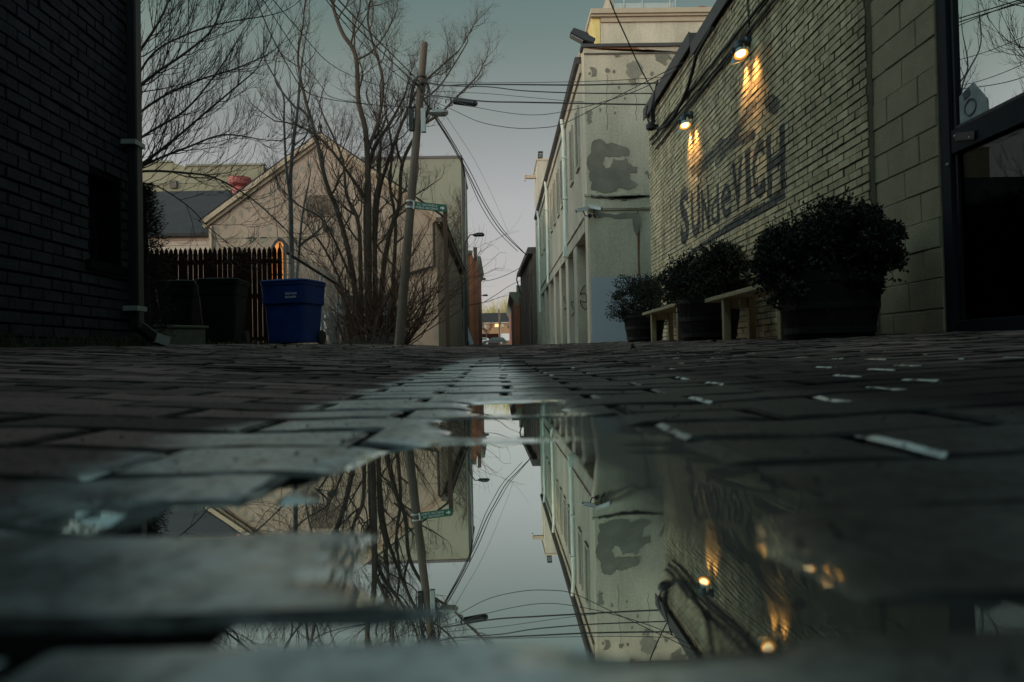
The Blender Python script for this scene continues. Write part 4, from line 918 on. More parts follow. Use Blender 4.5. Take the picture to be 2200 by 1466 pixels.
# ------------------------------------------------------------------ left: gabled house
YH = 28.0
hs = thing('gabled_house', (P(690, 600, YH)[0], YH, 0), 'pinkish stucco gabled house with arched window and louvre', 'house')
ap = P(690, 306, YH); el = P(448, 474, YH); er = P(938, 480, YH); xl_, xr_ = el[0], er[0]; ez = (el[2] + er[2]) / 2; ax_ = ap[0]; az = ap[2]
mb = MB(); mb.prism([(xl_, YH, -.2), (xr_, YH, -.2), (xr_, YH, ez), (ax_, YH, az), (xl_, YH, ez)], (0, 18, 0)); obj('wall', mb, 'gable', hs)
def rake(s):
    e_ = np.array((xl_ - .15, YH, ez - .02)) if s < 0 else np.array((xr_ + .15, YH, ez - .02)); a_ = np.array((ax_, YH, az + .16))
    m_ = MB(); d = _n(a_ - e_)
    m_.beam(e_ + (0, -.10, .05), a_ + (0, -.10, .05), .26, .16, (0, 0, 1)); m_.beam(e_ + (0, -.05, -.10), a_ + (0, -.05, -.10), .14, .13, (0, 0, 1)); obj('rake_board', m_, 'trim', hs)
rake(-1); rake(1)
mb = MB()
for e_ in ((xl_ - .3, ez - .05), (xr_ + .3, ez - .05)):
    s = 1 if e_[0] < ax_ else -1
    p = [(e_[0], YH - .2, e_[1] + .18), (ax_, YH - .2, az + .36), (ax_, YH - .2, az + .30), (e_[0], YH - .2, e_[1] + .12)]; mb.prism(p, (0, 18.4, 0))
obj('roof', mb, 'shingle', hs)
# corbel like flaked marks below the left rake
for k in range(13):
    t = .08 + k * .068; q = np.array((xl_ + (ax_ - xl_) * t, ez + (az - ez) * t - .55)); s = .17
    pl = frac_poly([(q[0] - s * .5, q[1] + .02), (q[0] - s * .1, q[1] + s * 1.2), (q[0] + s * .25, q[1] + s * .9), (q[0] + s * .5, q[1] + .05), (q[0] + s * .1, q[1] - s * .8)], .22, 2, 90 + k); mb = MB(); mb.prism([(x, YH - .012, z) for x, z in pl], (0, .011, 0)); obj('flaked_paint', mb, 'peel_light', hs)
for pts in (([(529, 510), (545, 508), (548, 520), (538, 523), (530, 520)]), ([(556, 514), (572, 508), (575, 514), (562, 524)]), ([(573, 488), (582, 486), (583, 494), (576, 496)]), ([(615, 508), (624, 507), (622, 516), (616, 514)])):
    q = [P(a, b, YH) for a, b in pts]; pl = frac_poly([(p[0], p[2]) for p in q], .2, 3, int(pts[0][0])); mb = MB(); mb.prism([(x, YH - .012, z) for x, z in pl], (0, .011, 0)); obj('flaked_paint', mb, 'peel_light', hs)
la, lb = P(660, 420, YH), P(727, 466, YH)
mb = MB()
for k in range(14):
    z = lb[2] + (la[2] - lb[2]) * (k + .5) / 14; mb.beam((la[0], YH - .05, z), (lb[0], YH - .05, z), .06, .020, (0, .5, 1))
lv = obj('louvre', mb, 'gable', hs)
mb = MB(); mb.box(la[0] - .02, lb[0] + .02, YH - .02, YH - .003, lb[2], la[2]); obj('louvre_backing', mb, 'black_metal', lv)
c = P(704, 493, YH - .1); mb = MB(); mb.box(c[0] - .16, c[0] + .16, YH - .2, YH - .003, c[2] - .08, c[2] + .08); obj('wall_box', mb, 'black_metal', hs, bevel=.02)
a, b = P(452, 504, YH), P(932, 514, YH); mb = MB(); mb.box(xl_ + .01, xr_ - .01, YH - .012, YH - .002, (a[2] + b[2]) / 2 - .02, (a[2] + b[2]) / 2 + .02); obj('stucco_joint', mb, 'peel', hs)
mb = MB(); mb.tube([(xl_ + .12, YH - .07, ez - .1), (xl_ + .12, YH - .07, .3)], .045, 8); obj('corner_downspout', mb, 'trim', hs)
# pointed arch window
wl, wr_, wt = P(578, 560, YH)[0], P(626, 560, YH)[0], P(600, 511, YH)[2]; ws = P(600, 556, YH)[2]; wb = 1.0
def arch(l, r_, s, t, n=9):
    cxm = (l + r_) / 2; q = [(r_, wb), (r_, s)]
    for k in range(1, n): a_ = k / n; q.append((r_ - (r_ - cxm) * a_ ** 1.7, s + (t - s) * (1 - (1 - a_) ** 1.45)))
    q.append((cxm, t))
    for k in range(n - 1, 0, -1): a_ = k / n; q.append((l + (cxm - l) * a_ ** 1.7, s + (t - s) * (1 - (1 - a_) ** 1.45)))
    q += [(l, s), (l, wb)]; return q
mb = MB(); mb.prism([(x, YH - .03, z) for x, z in arch(wl, wr_, ws, wt)], (0, .027, 0)); aw = obj('arched_window', mb, 'black_metal', hs)
mb = MB(); mb.prism([(x, YH - .04, z) for x, z in arch(wl + .12, wr_ - .12, ws, wt - .14)], (0, .008, 0)); obj('glass', mb, 'warmwin', aw)
mb = MB()
for k in range(1, 4): mb.box(wl + .12, wr_ - .12, YH - .06, YH - .042, wb + k * .75, wb + k * .75 + .05)
mb.box((wl + wr_) / 2 - .03, (wl + wr_) / 2 + .03, YH - .065, YH - .043, wb, wt - .2); obj('glazing_bars', mb, 'black_metal', aw)
# eave gutter on the alley side, downspout crossing the front
mb = MB(); mb.prism([(xr_, YH - .25, ez - .12), (xr_ + .22, YH - .25, ez - .12), (xr_ + .26, YH - .25, ez + .05), (xr_, YH - .25, ez + .05)], (0, 18.4, 0)); obj('gutter', mb, 'polewood', hs)
q = [P(932, 480, YH - .1), P(933, 572, YH - .1), P(905, 580, YH - .1), P(868, 591, YH - .1)]
mb = MB(); mb.tube([P(945, 470, YH - .1)] + q, .055, 8); obj('downspout', mb, 'bark_dark', hs)
c = P(690, 296, YH); mb = MB(); mb.tube([(ax_, YH - .1, az + .3), (ax_, YH - .1, az + .5)], .03, 6); mb.lathe((ax_, YH - .1, az + .48), [(.02, 0), (.09, .06), (.07, .13), (.01, .17)], 8); obj('finial', mb, 'bark_dark', hs)
# shingled wing with pale siding
yw = 30.0; e0 = P(449, 503, yw); rd = P(500, 409, yw + 3.5)
mb = MB(); mb.box(-22, xl_ - .004, yw, yw + 7, -.2, e0[2] - .02); wg = thing('side_wing', (-14, yw, 0), 'low wing with dark shingle roof left of the gable', 'house'); obj('wall', mb, 'siding', wg)
mb = MB(); mb.prism([(-22, yw - .35, e0[2]), (-22, yw + 3.5, rd[2]), (-22, yw + 7.3, e0[2]), (-22, yw + 7.3, e0[2] - .1), (-22, yw + 3.5, rd[2] - .12), (-22, yw - .35, e0[2] - .12)], (22 + P(449, 503, yw)[0] + 3.0, 0, 0)); obj('roof', mb, 'shingle', wg)
mb = MB()
for k in range(5): mb.box(-22, xl_ - .01, yw - .03, yw - .003, e0[2] - .25 - k * .2, e0[2] - .24 - k * .2)
obj('siding_lines', mb, 'peel', wg)
c = P(516, 408, yw + 3.4); vn = thing('turbine_vent', c, 'dull red round vent on the dark shingle roof ridge', 'vent')
mb = MB(); mb.lathe((0, 0, -.5), [(.34, 0), (.34, .62)], 18); obj('pipe', mb, 'redvent', vn, True)
mb = MB(); mb.lathe((0, 0, .10), [(.34, -.02), (.50, .10), (.52, .30), (.48, .42), (.1, .47)], 20); obj('cowl', mb, 'redvent', vn, True, smooth=False)

# ------------------------------------------------------------------ left: other buildings behind
yo = 56.0
ob = thing('olive_warehouse', (P(450, 400, yo)[0], yo, 0), 'yellowish stucco warehouse with stepped parapet far behind the shingle roof', 'building')
z1, z2, z3 = P(350, 350, yo)[2], P(480, 357, yo)[2], P(575, 371, yo)[2]; xa, xb, xc, xd = P(150, 350, yo)[0], P(398, 352, yo)[0], P(566, 360, yo)[0], P(592, 356, yo)[0]; xe = P(760, 380, yo)[0]
mb = MB(); mb.prism([(xa, yo, -.2), (xe, yo, -.2), (xe, yo, z2 + .1), (xd, yo, z2 + .1), (xd, yo, z3), (xc, yo, z3), (xc, yo, z2), (xb, yo, z2), (xb - .9, yo, z1), (xa, yo, z1)], (0, 12, 0)); obj('wall', mb, 'olive2', ob)
mb = MB(); mb.box(xb + .05, xc + .1, yo - .12, yo + .3, z2 + .004, z2 + .14); mb.box(xa, xb - 1, yo - .12, yo + .3, z1 + .004, z1 + .14); mb.box(xa, xe, yo - .06, yo - .003, z3 - .7, z3 - .6); obj('coping', mb, 'olive', ob)
mb = MB(); c = P(375, 400, yo); mb.box(c[0] - .25, c[0] + .25, yo - .3, yo - .003, c[2] - .2, c[2] + .35); mb.tube([P(351, 412, yo - .2), P(351, 395, yo - .2)], .05, 6); obj('wall_fitting', mb, 'stain', ob)

yt2 = 47.6
tb2 = thing('tall_olive_building', (-7, yt2, 0), 'tall flat topped olive stucco building beyond the gabled house', 'building')
xr2 = P(993.5, 500, yt2)[0]; xl2_ = P(780, 400, yt2)[0]; zt_2 = P(940, 341, yt2)[2]
mb = MB(); mb.box(xl2_, xr2, yt2, yt2 + 9, -.2, zt_2); obj('wall', mb, 'olive', tb2)
mb = MB(); mb.box(xl2_ - .1, xr2 + .08, yt2 - .08, yt2 + 9, zt_2 + .002, zt_2 + .16); obj('coping', mb, 'coping', tb2)
mb = MB(); mb.box(xl2_ - 6, xl2_ - .01, yt2 + 1, yt2 + 9, -.2, zt_2 - .9); obj('lower_wing', mb, 'olive', tb2)
mb = MB(); mb.tube([P(1000, 600, yt2 + 4), P(1000, 380, yt2 + 4)], .06, 6); obj('downspout', mb, 'galv', tb2)
mb = MB(); r_ = random.Random(5)
def vine(p, d, L, rad, lv):
    pts = [p]; n = 7
    for k in range(n):
        d = _n(d + np.array((r_.gauss(0, .25), 0, r_.gauss(0, .25)))); p = p + d * L / n; p[1] = yt2 - .05; p[0] = min(p[0], xr2 - .08); pts.append(p.copy())
        if lv > 0 and k > 1 and r_.random() < .8: vine(p.copy(), _n(d + np.array((r_.choice((-1, 1)) * .8, 0, r_.gauss(.1, .3)))), L * .55, rad * .6, lv - 1)
    mb.tube(pts, [rad * (1 - .7 * k / n) for k in range(n + 1)], 4, False)
for k in range(9): vine(P(960 + k * 4.2, 700, yt2 - .05), np.array((r_.gauss(-.1, .25), 0, 1.0)), r_.uniform(3.5, 6.5), .045, 3)
tag(obj('climbing_vine', mb, 'bark'), 'bare climbing vine branching over the tall olive wall', 'vine')
# board leaning at its foot
a, b = P(1001, 704, 52), P(1014, 741, 50.5); mb = MB(); mb.beam(a, b, .30, .05, (0, -1, .3)); tag(obj('leaning_board', mb, 'bluepaint', bevel=.005), 'pale board leaning at the foot of the far left walls', 'board')

yg = 66.0
og = thing('orange_brick_building', (-4, yg, 0), 'narrow orange brick building with cornice and chimney, alley left', 'building')
xg = P(1026.5, 600, yg)[0]; zg = P(1015, 546, yg)[2]
mb = MB(); mb.box(xg - 7, xg - .45, yg, yg + 14, -.2, zg); obj('wall', mb, 'orange_brick', og)
mb = MB(); mb.box(xg - .448, xg, yg + .1, yg + 14, -.2, zg - .6); obj('alley_wall', mb, 'red_brick', og)
mb = MB(); mb.box(xg - 7, xg - .43, yg - .15, yg + .3, zg + .002, zg + .3); mb.prism([(xg + .002, yg + .1, zg - 1.1), (xg + .18, yg + .1, zg - .8), (xg + .22, yg + .1, zg - .5), (xg + .3, yg + .1, zg - .4), (xg + .3, yg + .1, zg - .2), (xg + .002, yg + .1, zg - .2)], (0, 14, 0)); obj('cornice', mb, 'olive', og)
mb = MB(); c = P(1021, 540, yg + 1); mb.box(c[0] - .16, c[0] + .16, yg + .8, yg + 1.3, zg - .5, P(1021, 532, yg + 1)[2]); obj('chimney', mb, 'dark_brick', og)

# street lamps along the left side
def street_lamp(px0, px1, py, d, label):
    tip = P(px1, py, d); base = P(px0, py + 8, d); x0 = base[0] - .25; z0 = gz(x0, d)
    o = thing('street_lamp', (x0, d, z0), label, 'street lamp', 'street lamps along the alley')
    m_ = MB(); m_.tube([(x0, d, z0 - .2), (x0, d, base[2] - .4)], [.10, .07], 8); obj('pole', m_, 'coping', o)
    m_ = MB(); m_.tube([(x0, d, base[2] - .5), (x0 + .12, d, base[2] - .15), (base[0] + .12, d, tip[2] + .02), (tip[0] - .4, d, tip[2] + .03)], .04, 6); obj('arm', m_, 'coping', o)
    m_ = MB(); m_.loft([(tip[2] - .10, .30, .12, .08, tip[0] - .22, d), (tip[2] - .02, .40, .16, .12, tip[0] - .24, d), (tip[2] + .07, .36, .14, .12, tip[0] - .22, d), (tip[2] + .15, .18, .08, .07, tip[0] - .16, d)]); obj('lamp_head', m_, 'black_metal', o)
street_lamp(1006, 1036, 505, 49.5, 'nearest alley street lamp, arm reaching from the tall olive wall')
street_lamp(1026, 1041, 600, 82, 'middle alley street lamp beyond the orange brick building')
street_lamp(1028, 1046, 635, 98, 'farthest alley street lamp with curved arm')

# ------------------------------------------------------------------ right: buildings farther along
db = thing('soot_brick_building', (4, 52, 0), 'soot dark brown brick building beyond the narrow tower', 'building')
xd0 = 2.02; yd0, yd1 = 41.6, 65
zA, zB = P(1148, 533, yd0)[2], P(1121, 588, yd1)[2]
mb = MB(); mb.prism([(xd0, yd0, -.2), (xd0, yd1, -.2), (xd0, yd1, zB - .3), (xd0, yd0, zA - .3)], (6, 0, 0)); obj('wall', mb, 'dark_brick', db)
mb = MB(); mb.prism([(xd0 - .28, yd0, zA - .3), (xd0 - .28, yd1, zB - .3), (xd0 - .28, yd1, zB + .05), (xd0 - .28, yd0, zA + .05)], (4, 0, 0)); obj('eave', mb, 'coping', db)
for k in range(7):
    yy = yd0 + 2 + k * 3.0; mb = MB(); mb.box(xd0 - .03, xd0 - .002, yy, yy + .9, 3.2, 5.3); obj('window', mb, 'black_metal', db)
mb = MB(); mb.box(xd0 - .04, xd0 - .003, 44, 46.2, .2, 3.0); obj('door', mb, 'black_metal', db)
mb = MB(); mb.tube([(xd0 - .25, yd1 - .6, zB), (xd0 - .35, yd1 - .6, zB - .6), (xd0 - .2, yd1 - .6, zB - 1.2), (xd0 - .06, yd1 - .6, zB - 1.8)], .06, 6); obj('downspout', mb, 'coping', db)
rb2 = thing('red_brick_building', (4, 70, 0), 'red brick building with drooping dark eave at the alley end', 'building')
yq = 66.0; xq = P(1104, 680, yq)[0]; zq = P(1110, 630, yq)[2]
mb = MB(); mb.box(xq, 7, yq, yq + 30, -.2, zq - .5); obj('wall', mb, 'red_brick', rb2)
mb = MB(); mb.prism([(xq - .35, yq - .1, zq - .1), (xq - .35, yq - .1, zq + .1), (7, yq - .1, zq + .1), (7, yq - .1, zq - 1.2), (xq + .25, yq - .1, zq - 1.1)], (0, 30, 0)); obj('eave', mb, 'olive', rb2)
mb = MB(); c = P(1115, 620, yq); mb.box(c[0] - .2, c[0] + .2, yq + 1, yq + 1.6, zq, P(1115, 611, yq)[2]); obj('chimney', mb, 'olive', rb2)
mb = MB(); mb.tube([P(1117, 640, yq - .1), P(1117, 738, yq - .1)], .09, 6); obj('downspout', mb, 'rust_pipe', rb2)

# ------------------------------------------------------------------ the far end: houses, cars, trees
yf = 172.0; gzf = gz(0, yf)
def far_house(p0, p1, label, wins):
    x0, x1 = P(p0, 700, yf)[0], P(p1, 700, yf)[0]; ze, zr_ = P(1070, 693, yf)[2], P(1070, 672.5, yf + 5)[2]
    o = thing('brick_row_house', ((x0 + x1) / 2, yf, gzf), label, 'house', 'row houses at the alley end')
    m_ = MB(); m_.box(x0, x1, yf, yf + 10, gzf - .5, ze); obj('wall', m_, 'tan_brick', o)
    m_ = MB(); m_.prism([(x0 - .1, yf - .5, ze), (x0 - .1, yf + 5, zr_), (x0 - .1, yf + 10.5, ze)], (x1 - x0 + .2, 0, 0)); obj('roof', m_, 'shingle', o)
    m_ = MB(); m_.box(x0, x1, yf - .55, yf - .45, ze - .25, ze + .02); obj('gutter', m_, 'trim', o)
    for (pa, pb, ya, yb, mm) in wins:
        a_, b_ = P(pa, yb, yf), P(pb, ya, yf); m_ = MB(); m_.box(a_[0], b_[0], yf - .08, yf - .003, a_[2], b_[2]); obj('window', m_, mm, o)
    return o
far_house(1020, 1071, 'far brick row house on the left with one glowing window', ((1063, 1071, 696, 703, 'yellowwin'), (1036, 1045, 697, 704, 'greywin')))
far_house(1076, 1125, 'far brick row house on the right with a pale window', ((1077, 1083, 696, 702, 'greywin'), (1090, 1096, 699, 706, 'dullwin')))
mb = MB(); a, b = P(1024, 718, 168), P(1071, 718, 168); mb.box(a[0], b[0], 168, 168.15, gzf - .3, a[2]); tag(obj('board_fence', mb, 'fencewood'), 'dark reddish board fence in front of the far row house', 'fence')
mb = MB(); a, b = P(1077, 717, 160), P(1106, 717, 160); bt = thing('box_truck', ((a[0] + b[0]) / 2, 160, gzf), 'pale box truck parked at the far end of the alley', 'truck')
mb.box(a[0], b[0], 160, 162.4, gzf + .7, a[2]); obj('cargo_box', mb, 'whitecar', bt)
mb = MB(); mb.prism([(b[0] + .02, 160.1, gzf + .5), (b[0] + 1.9, 160.1, gzf + .5), (b[0] + 1.9, 160.1, gzf + 1.3), (b[0] + 1.2, 160.1, gzf + 2.2), (b[0] + .02, 160.1, gzf + 2.2)], (0, 2.2, 0)); obj('cab', mb, 'whitecar', bt)
for xx in (a[0] + .7, b[0] + 1.1):
    mb = MB(); mb.lathe((xx, 160.1, gzf + .42), [(.1, -.1), (.42, -.1), (.42, .15), (.1, .15)], 14, (0, 1, 0)); obj('wheel', mb, 'rubber', bt)

def car(loc, rz, m, label, L=4.5, W=1.8, H=1.5, hatch=True):
    o = thing('parked_car', loc, label, 'car', None, rz)
    prof = [(-.5, .20), (-.5, .48), (-.49, .56), (-.36, .62), (-.24, .66), (-.10, .97), (-.02, 1.0), (.25, 1.0), (.40, .95), (.475, .66), (.50, .60), (.50, .22)] if hatch else [(-.5, .20), (-.5, .5), (-.47, .6), (-.25, .66), (-.12, .95), (0, 1.0), (.2, .99), (.33, .68), (.48, .62), (.5, .55), (.5, .22)]
    n = len(prof); vs = []; 
    for sy, k in ((-1, 0), (-1, 1), (1, 1), (1, 0)):
        pass
    b = MB(); rows_ = []
    for s in (-1, 1):
        row_ = []
        for x, z in prof:
            inset = .0 if z < .68 else (z - .68) * .42
            row_.append((x * L, s * (W / 2) * (1 - inset), z * H))
        rows_.append(row_)
    b.add(rows_[0] + rows_[1], [tuple(range(n))[::-1], tuple(range(n, 2 * n))] + [(i, (i + 1) % n, n + (i + 1) % n, n + i) for i in range(n)]); bd = obj('body', b, m, o, True, bevel=.03)
    for s in (-1, 1):
        gw = [(-.205, .69), (-.09, .94), (.02, .96), (.02, .69)], [(.04, .69), (.04, .96), (.25, .955), (.36, .9), (.42, .69)]
        for q in gw:
            wv = MB(); wv.prism([(x * L, s * (W / 2 * (1 - (z - .68) * .42) + .004), z * H) for x, z in q], (0, -s * .02, 0)); obj('side_window', wv, 'carglass', o, True)
        for x in (-.31, .31):
            wv = MB(); wv.lathe((x * L, s * (W / 2 - .09), .32), [(.05, -.11), (.30, -.10), (.32, -.05), (.32, .07), (.30, .10), (.05, .11)], 20, (0, 1, 0)); wl_ = obj('wheel', wv, 'rubber', o, True)
            rm = MB(); rm.lathe((x * L, s * (W / 2 + .018), .32), [(.18, -.02), (.19, 0), (.05, .012)], 14, (0, s, 0)); obj('rim', rm, 'galv', wl_, True)
    ws_ = MB(); ws_.prism([(-.245 * L, -W * .40, .68 * H), (-.108 * L, -W * .36, .955 * H), (-.108 * L, W * .36, .955 * H), (-.245 * L, W * .40, .68 * H)], (-.02, 0, .012)); obj('windscreen', ws_, 'carglass', o, True)
    for s in (-1, 1):
        h = MB(); h.box(-.5 * L - .012, -.49 * L, s * W * .36 - .16, s * W * .36 + .16, .42 * H, .50 * H); obj('headlight', h, 'chrome', o, True)
        h = MB(); h.box(.494 * L, .5 * L + .012, s * W * .38 - .12, s * W * .38 + .12, .42 * H, .58 * H); obj('tail_light', h, 'tail', o, True)
    h = MB(); h.box(-.5 * L - .05, -.5 * L - .002, -W * .47, W * .47, .24 * H, .33 * H); h.box(.5 * L + .002, .5 * L + .05, -W * .47, W * .47, .24 * H, .33 * H); obj('bumper', h, 'chrome' if m == 'silver' else m, o, True, bevel=.015)
    h = MB(); h.box(-.5 * L - .010, -.5 * L + .01, -W * .24, W * .24, .36 * H, .50 * H); obj('grille', h, 'black_metal', o, True)
    return o
yc = 150; c = P(1062, 738, yc); car((c[0], yc, gz(0, yc)), 0, 'darkcar', 'dark green hatchback parked across the far alley end', 4.6, 1.8, 1.5)
c = P(1030, 738, yc + 4); car((c[0], yc + 4, gz(0, yc + 4)), 0, 'whitecar', 'white car half hidden behind the left walls at the far end', 4.4)
c = P(1108, 738, yc + 3); car((c[0] + 1.0, yc + 3, gz(0, yc + 3)), 0, 'whitecar', 'white car half hidden behind the red brick building far away', 4.4)
car((P(692, 700, 21.9)[0] + 1.0, 24.0, gz(-4.3, 22)), math.pi / 2, 'silver', 'silver car with chrome bumper behind the tangled brush', 4.3, 1.85, 1.62)

# ------------------------------------------------------------------ trees
def grow(mb, p, d, L, r0, lv, rr, up=.25, jit=.22, nseg=6, kids=3, ang=.7, ratio=.6, tuft=0, sides=4):
    pts = [p]; d = _n(d); dirs = [d]
    for k in range(nseg):
        d = _n(d + np.array((rr.gauss(0, jit), rr.gauss(0, jit), rr.gauss(0, jit) + up / nseg * 2))); p = p + d * (L / nseg); pts.append(p); dirs.append(d)
    r1 = r0 * .45
    mb.tube(pts, [r0 + (r1 - r0) * k / nseg for k in range(nseg + 1)], sides if lv > 0 else 3, False)
    if lv <= 0:
        if tuft:
            for k in range(tuft):
                e_ = _n(d + np.array((rr.gauss(0, .9), rr.gauss(0, .9), rr.gauss(0, .7)))); mb.tube([p, p + e_ * rr.uniform(.06, .16), p + e_ * rr.uniform(.16, .26)], [r1 * .9, r1 * .7, r1 * .35], 3, False)
        return
    for k in range(kids):
        t = .25 + .75 * (k + rr.random()) / kids; i = min(nseg, int(t * nseg) + 0); i = max(1, i)
        a = np.cross(dirs[i], (rr.gauss(0, 1), rr.gauss(0, 1), rr.gauss(0, 1)))
        if np.linalg.norm(a) < 1e-3: continue
        nd_ = _n(dirs[i] * math.cos(ang) + _n(a) * math.sin(ang) * rr.uniform(.7, 1.15))
        grow(mb, pts[i], nd_, L * ratio * rr.uniform(.7, 1.2), max(.004, (r0 + (r1 - r0) * i / nseg) * .62), lv - 1, rr, up, jit, max(3, nseg - 1), kids, ang, ratio, tuft, max(3, sides - 1))
    grow(mb, p, d, L * ratio * .9, r1, lv - 1, rr, up, jit, max(3, nseg - 1), kids, ang, ratio, tuft, max(3, sides - 1))
def smooth_path(pts, n=5):
    q = []; P_ = [pts[0]] + list(pts) + [pts[-1]]
    for i in range(1, len(P_) - 2):
        for k in range(n):
            t = k / n; a, b, c, d = P_[i - 1], P_[i], P_[i + 1], P_[i + 2]
            q.append(.5 * (2 * b + (c - a) * t + (2 * a - 5 * b + 4 * c - d) * t * t + (3 * b - 3 * c + d - a) * t ** 3))
    q.append(pts[-1]); return q
def limb(mb, pix, d0, d1, r0, r1, rr, n_side, L, lv, ang=.75, start=.25, tuft=0, up=.3, tipgrow=True, jit=.2, kids=3, flatten=1.0, ratio=.6):
    n = len(pix); pts = [P(a, b, d0 + (d1 - d0) * i / (n - 1)) for i, (a, b) in enumerate(pix)]
    q = smooth_path(pts); k = len(q); rad = [r0 + (r1 - r0) * i / (k - 1) for i in range(k)]
    mb.tube(q, rad, 8 if r0 > .04 else 6, True)
    for j in range(n_side):
        t = start + (1 - start) * (j + rr.random()) / n_side; i = min(k - 2, max(1, int(t * (k - 1)))); d = _n(q[i + 1] - q[i - 1])
        a = np.cross(d, (rr.gauss(0, .4), rr.gauss(0, 1.0) , rr.gauss(0, .4))); a = _n(a)
        nd_ = _n(d * math.cos(ang) + a * math.sin(ang))
        grow(mb, q[i], nd_, L * rr.uniform(.6, 1.2) * (1.1 - .5 * t), max(.006, rad[i] * .5), lv, rr, up, jit, 5, kids, .65, ratio, tuft)
    if tipgrow: grow(mb, q[-1], q[-1] - q[-3], L * .8, r1, lv, rr, up, jit, 5, kids, .65, ratio, tuft)

# ailanthus with many stems behind the utility pole
rr = random.Random(31); D = 20.5
tr1 = thing('multi_stem_tree', P(800, 740, D), 'bare multi stemmed tree with upturned twig tufts behind the utility pole', 'tree')
mb = MB(); tw_ = MB()
L1 = [([(796, 745), (793, 640), (792, 480), (790, 360), (785, 280), (770, 215), (764, 120), (735, 70), (715, 10), (712, -50)], 20.5, 20, .14, .05, 9, 1.7, 2),
      ([(790, 640), (786, 440), (800, 330), (835, 270), (852, 240), (872, 200)], 20.5, 20.8, .11, .03, 6, 1.2, 2),
      ([(815, 745), (822, 600), (838, 500), (858, 440), (865, 350), (905, 275), (945, 245), (985, 205), (1020, 170)], 20.6, 21.2, .11, .025, 9, 1.25, 2),
      ([(770, 745), (760, 600), (730, 470), (700, 390), (680, 300), (655, 210), (640, 130), (648, 70)], 20.4, 19.8, .12, .03, 9, 1.5, 2),
      ([(805, 600), (812, 430), (840, 330), (870, 250), (900, 190), (940, 150), (985, 110)], 20.7, 21.5, .08, .025, 7, 1.1, 2),
      ([(780, 420), (740, 360), (690, 300), (640, 270), (590, 260)], 20.4, 19.6, .07, .02, 6, 1.2, 2),
      ([(788, 330), (815, 250), (822, 170), (800, 90), (790, 30), (810, -40)], 20.3, 20.5, .07, .025, 7, 1.4, 2),
      ([(764, 130), (800, 110), (830, 70), (850, 30)], 20, 20.4, .045, .015, 5, 1.0, 2),
      ([(864, 355), (852, 300), (880, 240), (940, 190), (975, 140), (1005, 90)], 20.8, 21.4, .05, .02, 7, 1.0, 2),
      ([(755, 600), (720, 520), (690, 470), (640, 440), (600, 400)], 20.3, 19.4, .05, .015, 5, 1.1, 2),
      ([(778, 745), (775, 600), (770, 480), (745, 420), (735, 340), (700, 260)], 20.4, 20, .10, .03, 7, 1.2, 2),
      ([(808, 745), (806, 600), (805, 450), (815, 380), (818, 300)], 20.6, 20.5, .12, .04, 6, 1.2, 2),
      ([(840, 745), (845, 600), (850, 480), (838, 400), (842, 320), (830, 250)], 20.7, 20.9, .09, .03, 7, 1.1, 2),
      ([(755, 745), (735, 620), (700, 540), (670, 500)], 20.2, 19.6, .07, .02, 6, 1.2, 2),
      ([(825, 660), (860, 590), (890, 540), (915, 500)], 20.6, 20.9, .04, .012, 4, .5, 1),
      ([(835, 470), (885, 425), (920, 402), (945, 385)], 20.8, 21.5, .04, .010, 5, .55, 1)]
for pix, d0, d1, r0, r1, ns, L, lv in L1: limb(mb, pix, d0, d1, r0 * .74, r1 * .8, rr, int(ns * 1.2), L, lv, tuft=5, jit=.24, up=.5, kids=4, ratio=.62)
obj('branches', mb, 'bark', tr1)
# brush of suckers round its foot
rr = random.Random(33); br = thing('tangled_brush', P(800, 742, 19.6), 'tangle of reddish bare suckers around the foot of the pole and tree', 'bush')
mb = MB()
for k in range(165):
    t = rr.random(); b0 = P(725 + 150 * t + rr.gauss(0, 6), 742, 19.3 + rr.random() * 1.6); lean = (t - .5) * 1.5 + rr.gauss(0, .38)
    grow(mb, b0, np.array((lean * .8, rr.gauss(0, .25), 1.0)), rr.uniform(.9, 3.3), rr.uniform(.010, .024), 2 if k % 3 else 1, rr, .1, .20, 6, 3, .6, .5, 0, 3)
obj('suckers', mb, 'bark_red', br)
mb = MB()
for k in range(60):
    b0 = P(720 + 150 * rr.random(), 742, 19.0 + rr.random()); b0[2] -= .05; q = [b0]; d = np.array((rr.gauss(0, 1), rr.gauss(0, .2), abs(rr.gauss(.5, .4))))
    for j in range(6): d = d + np.array((rr.gauss(0, .3), 0, -.22)); q.append(q[-1] + _n(d) * .2)
    mb.tube(q, [.012 * (1 - .1 * j) for j in range(7)], 3, False)
obj('arching_canes', mb, 'bark_pale', br)

# slim pale tree beside the blue bin
rr = random.Random(35); D = 17.0
sl = thing('slim_tree', P(628, 740, D), 'slim pale trunked bare tree rising behind the blue bin', 'tree')
mb = MB()
limb(mb, [(628, 742), (627, 600), (625, 470), (624, 380), (631, 300), (640, 230), (645, 160), (655, 90)], 17, 17, .068, .018, rr, 8, 1.0, 1, start=.45, jit=.12, up=.5)
limb(mb, [(634, 742), (637, 610), (643, 535), (650, 460), (662, 400)], 17.1, 17.2, .045, .016, rr, 5, .9, 1, start=.5, jit=.15)
limb(mb, [(643, 527), (670, 508), (700, 480), (718, 460)], 17.1, 17.3, .035, .012, rr, 4, .7, 1, jit=.15)
limb(mb, [(625, 440), (617, 380), (613, 330), (610, 260), (607, 200), (570, 130), (566, 90)], 17, 16.6, .035, .012, rr, 6, .8, 1, jit=.14, up=.5)
limb(mb, [(638, 235), (608, 200), (590, 165), (600, 95)], 17, 16.8, .028, .010, rr, 4, .7, 1, jit=.14, up=.5)
limb(mb, [(641, 230), (660, 250), (668, 285), (690, 330)], 17, 17.2, .028, .010, rr, 4, .7, 1, jit=.14)
obj('trunk', mb, 'bark_pale', sl)

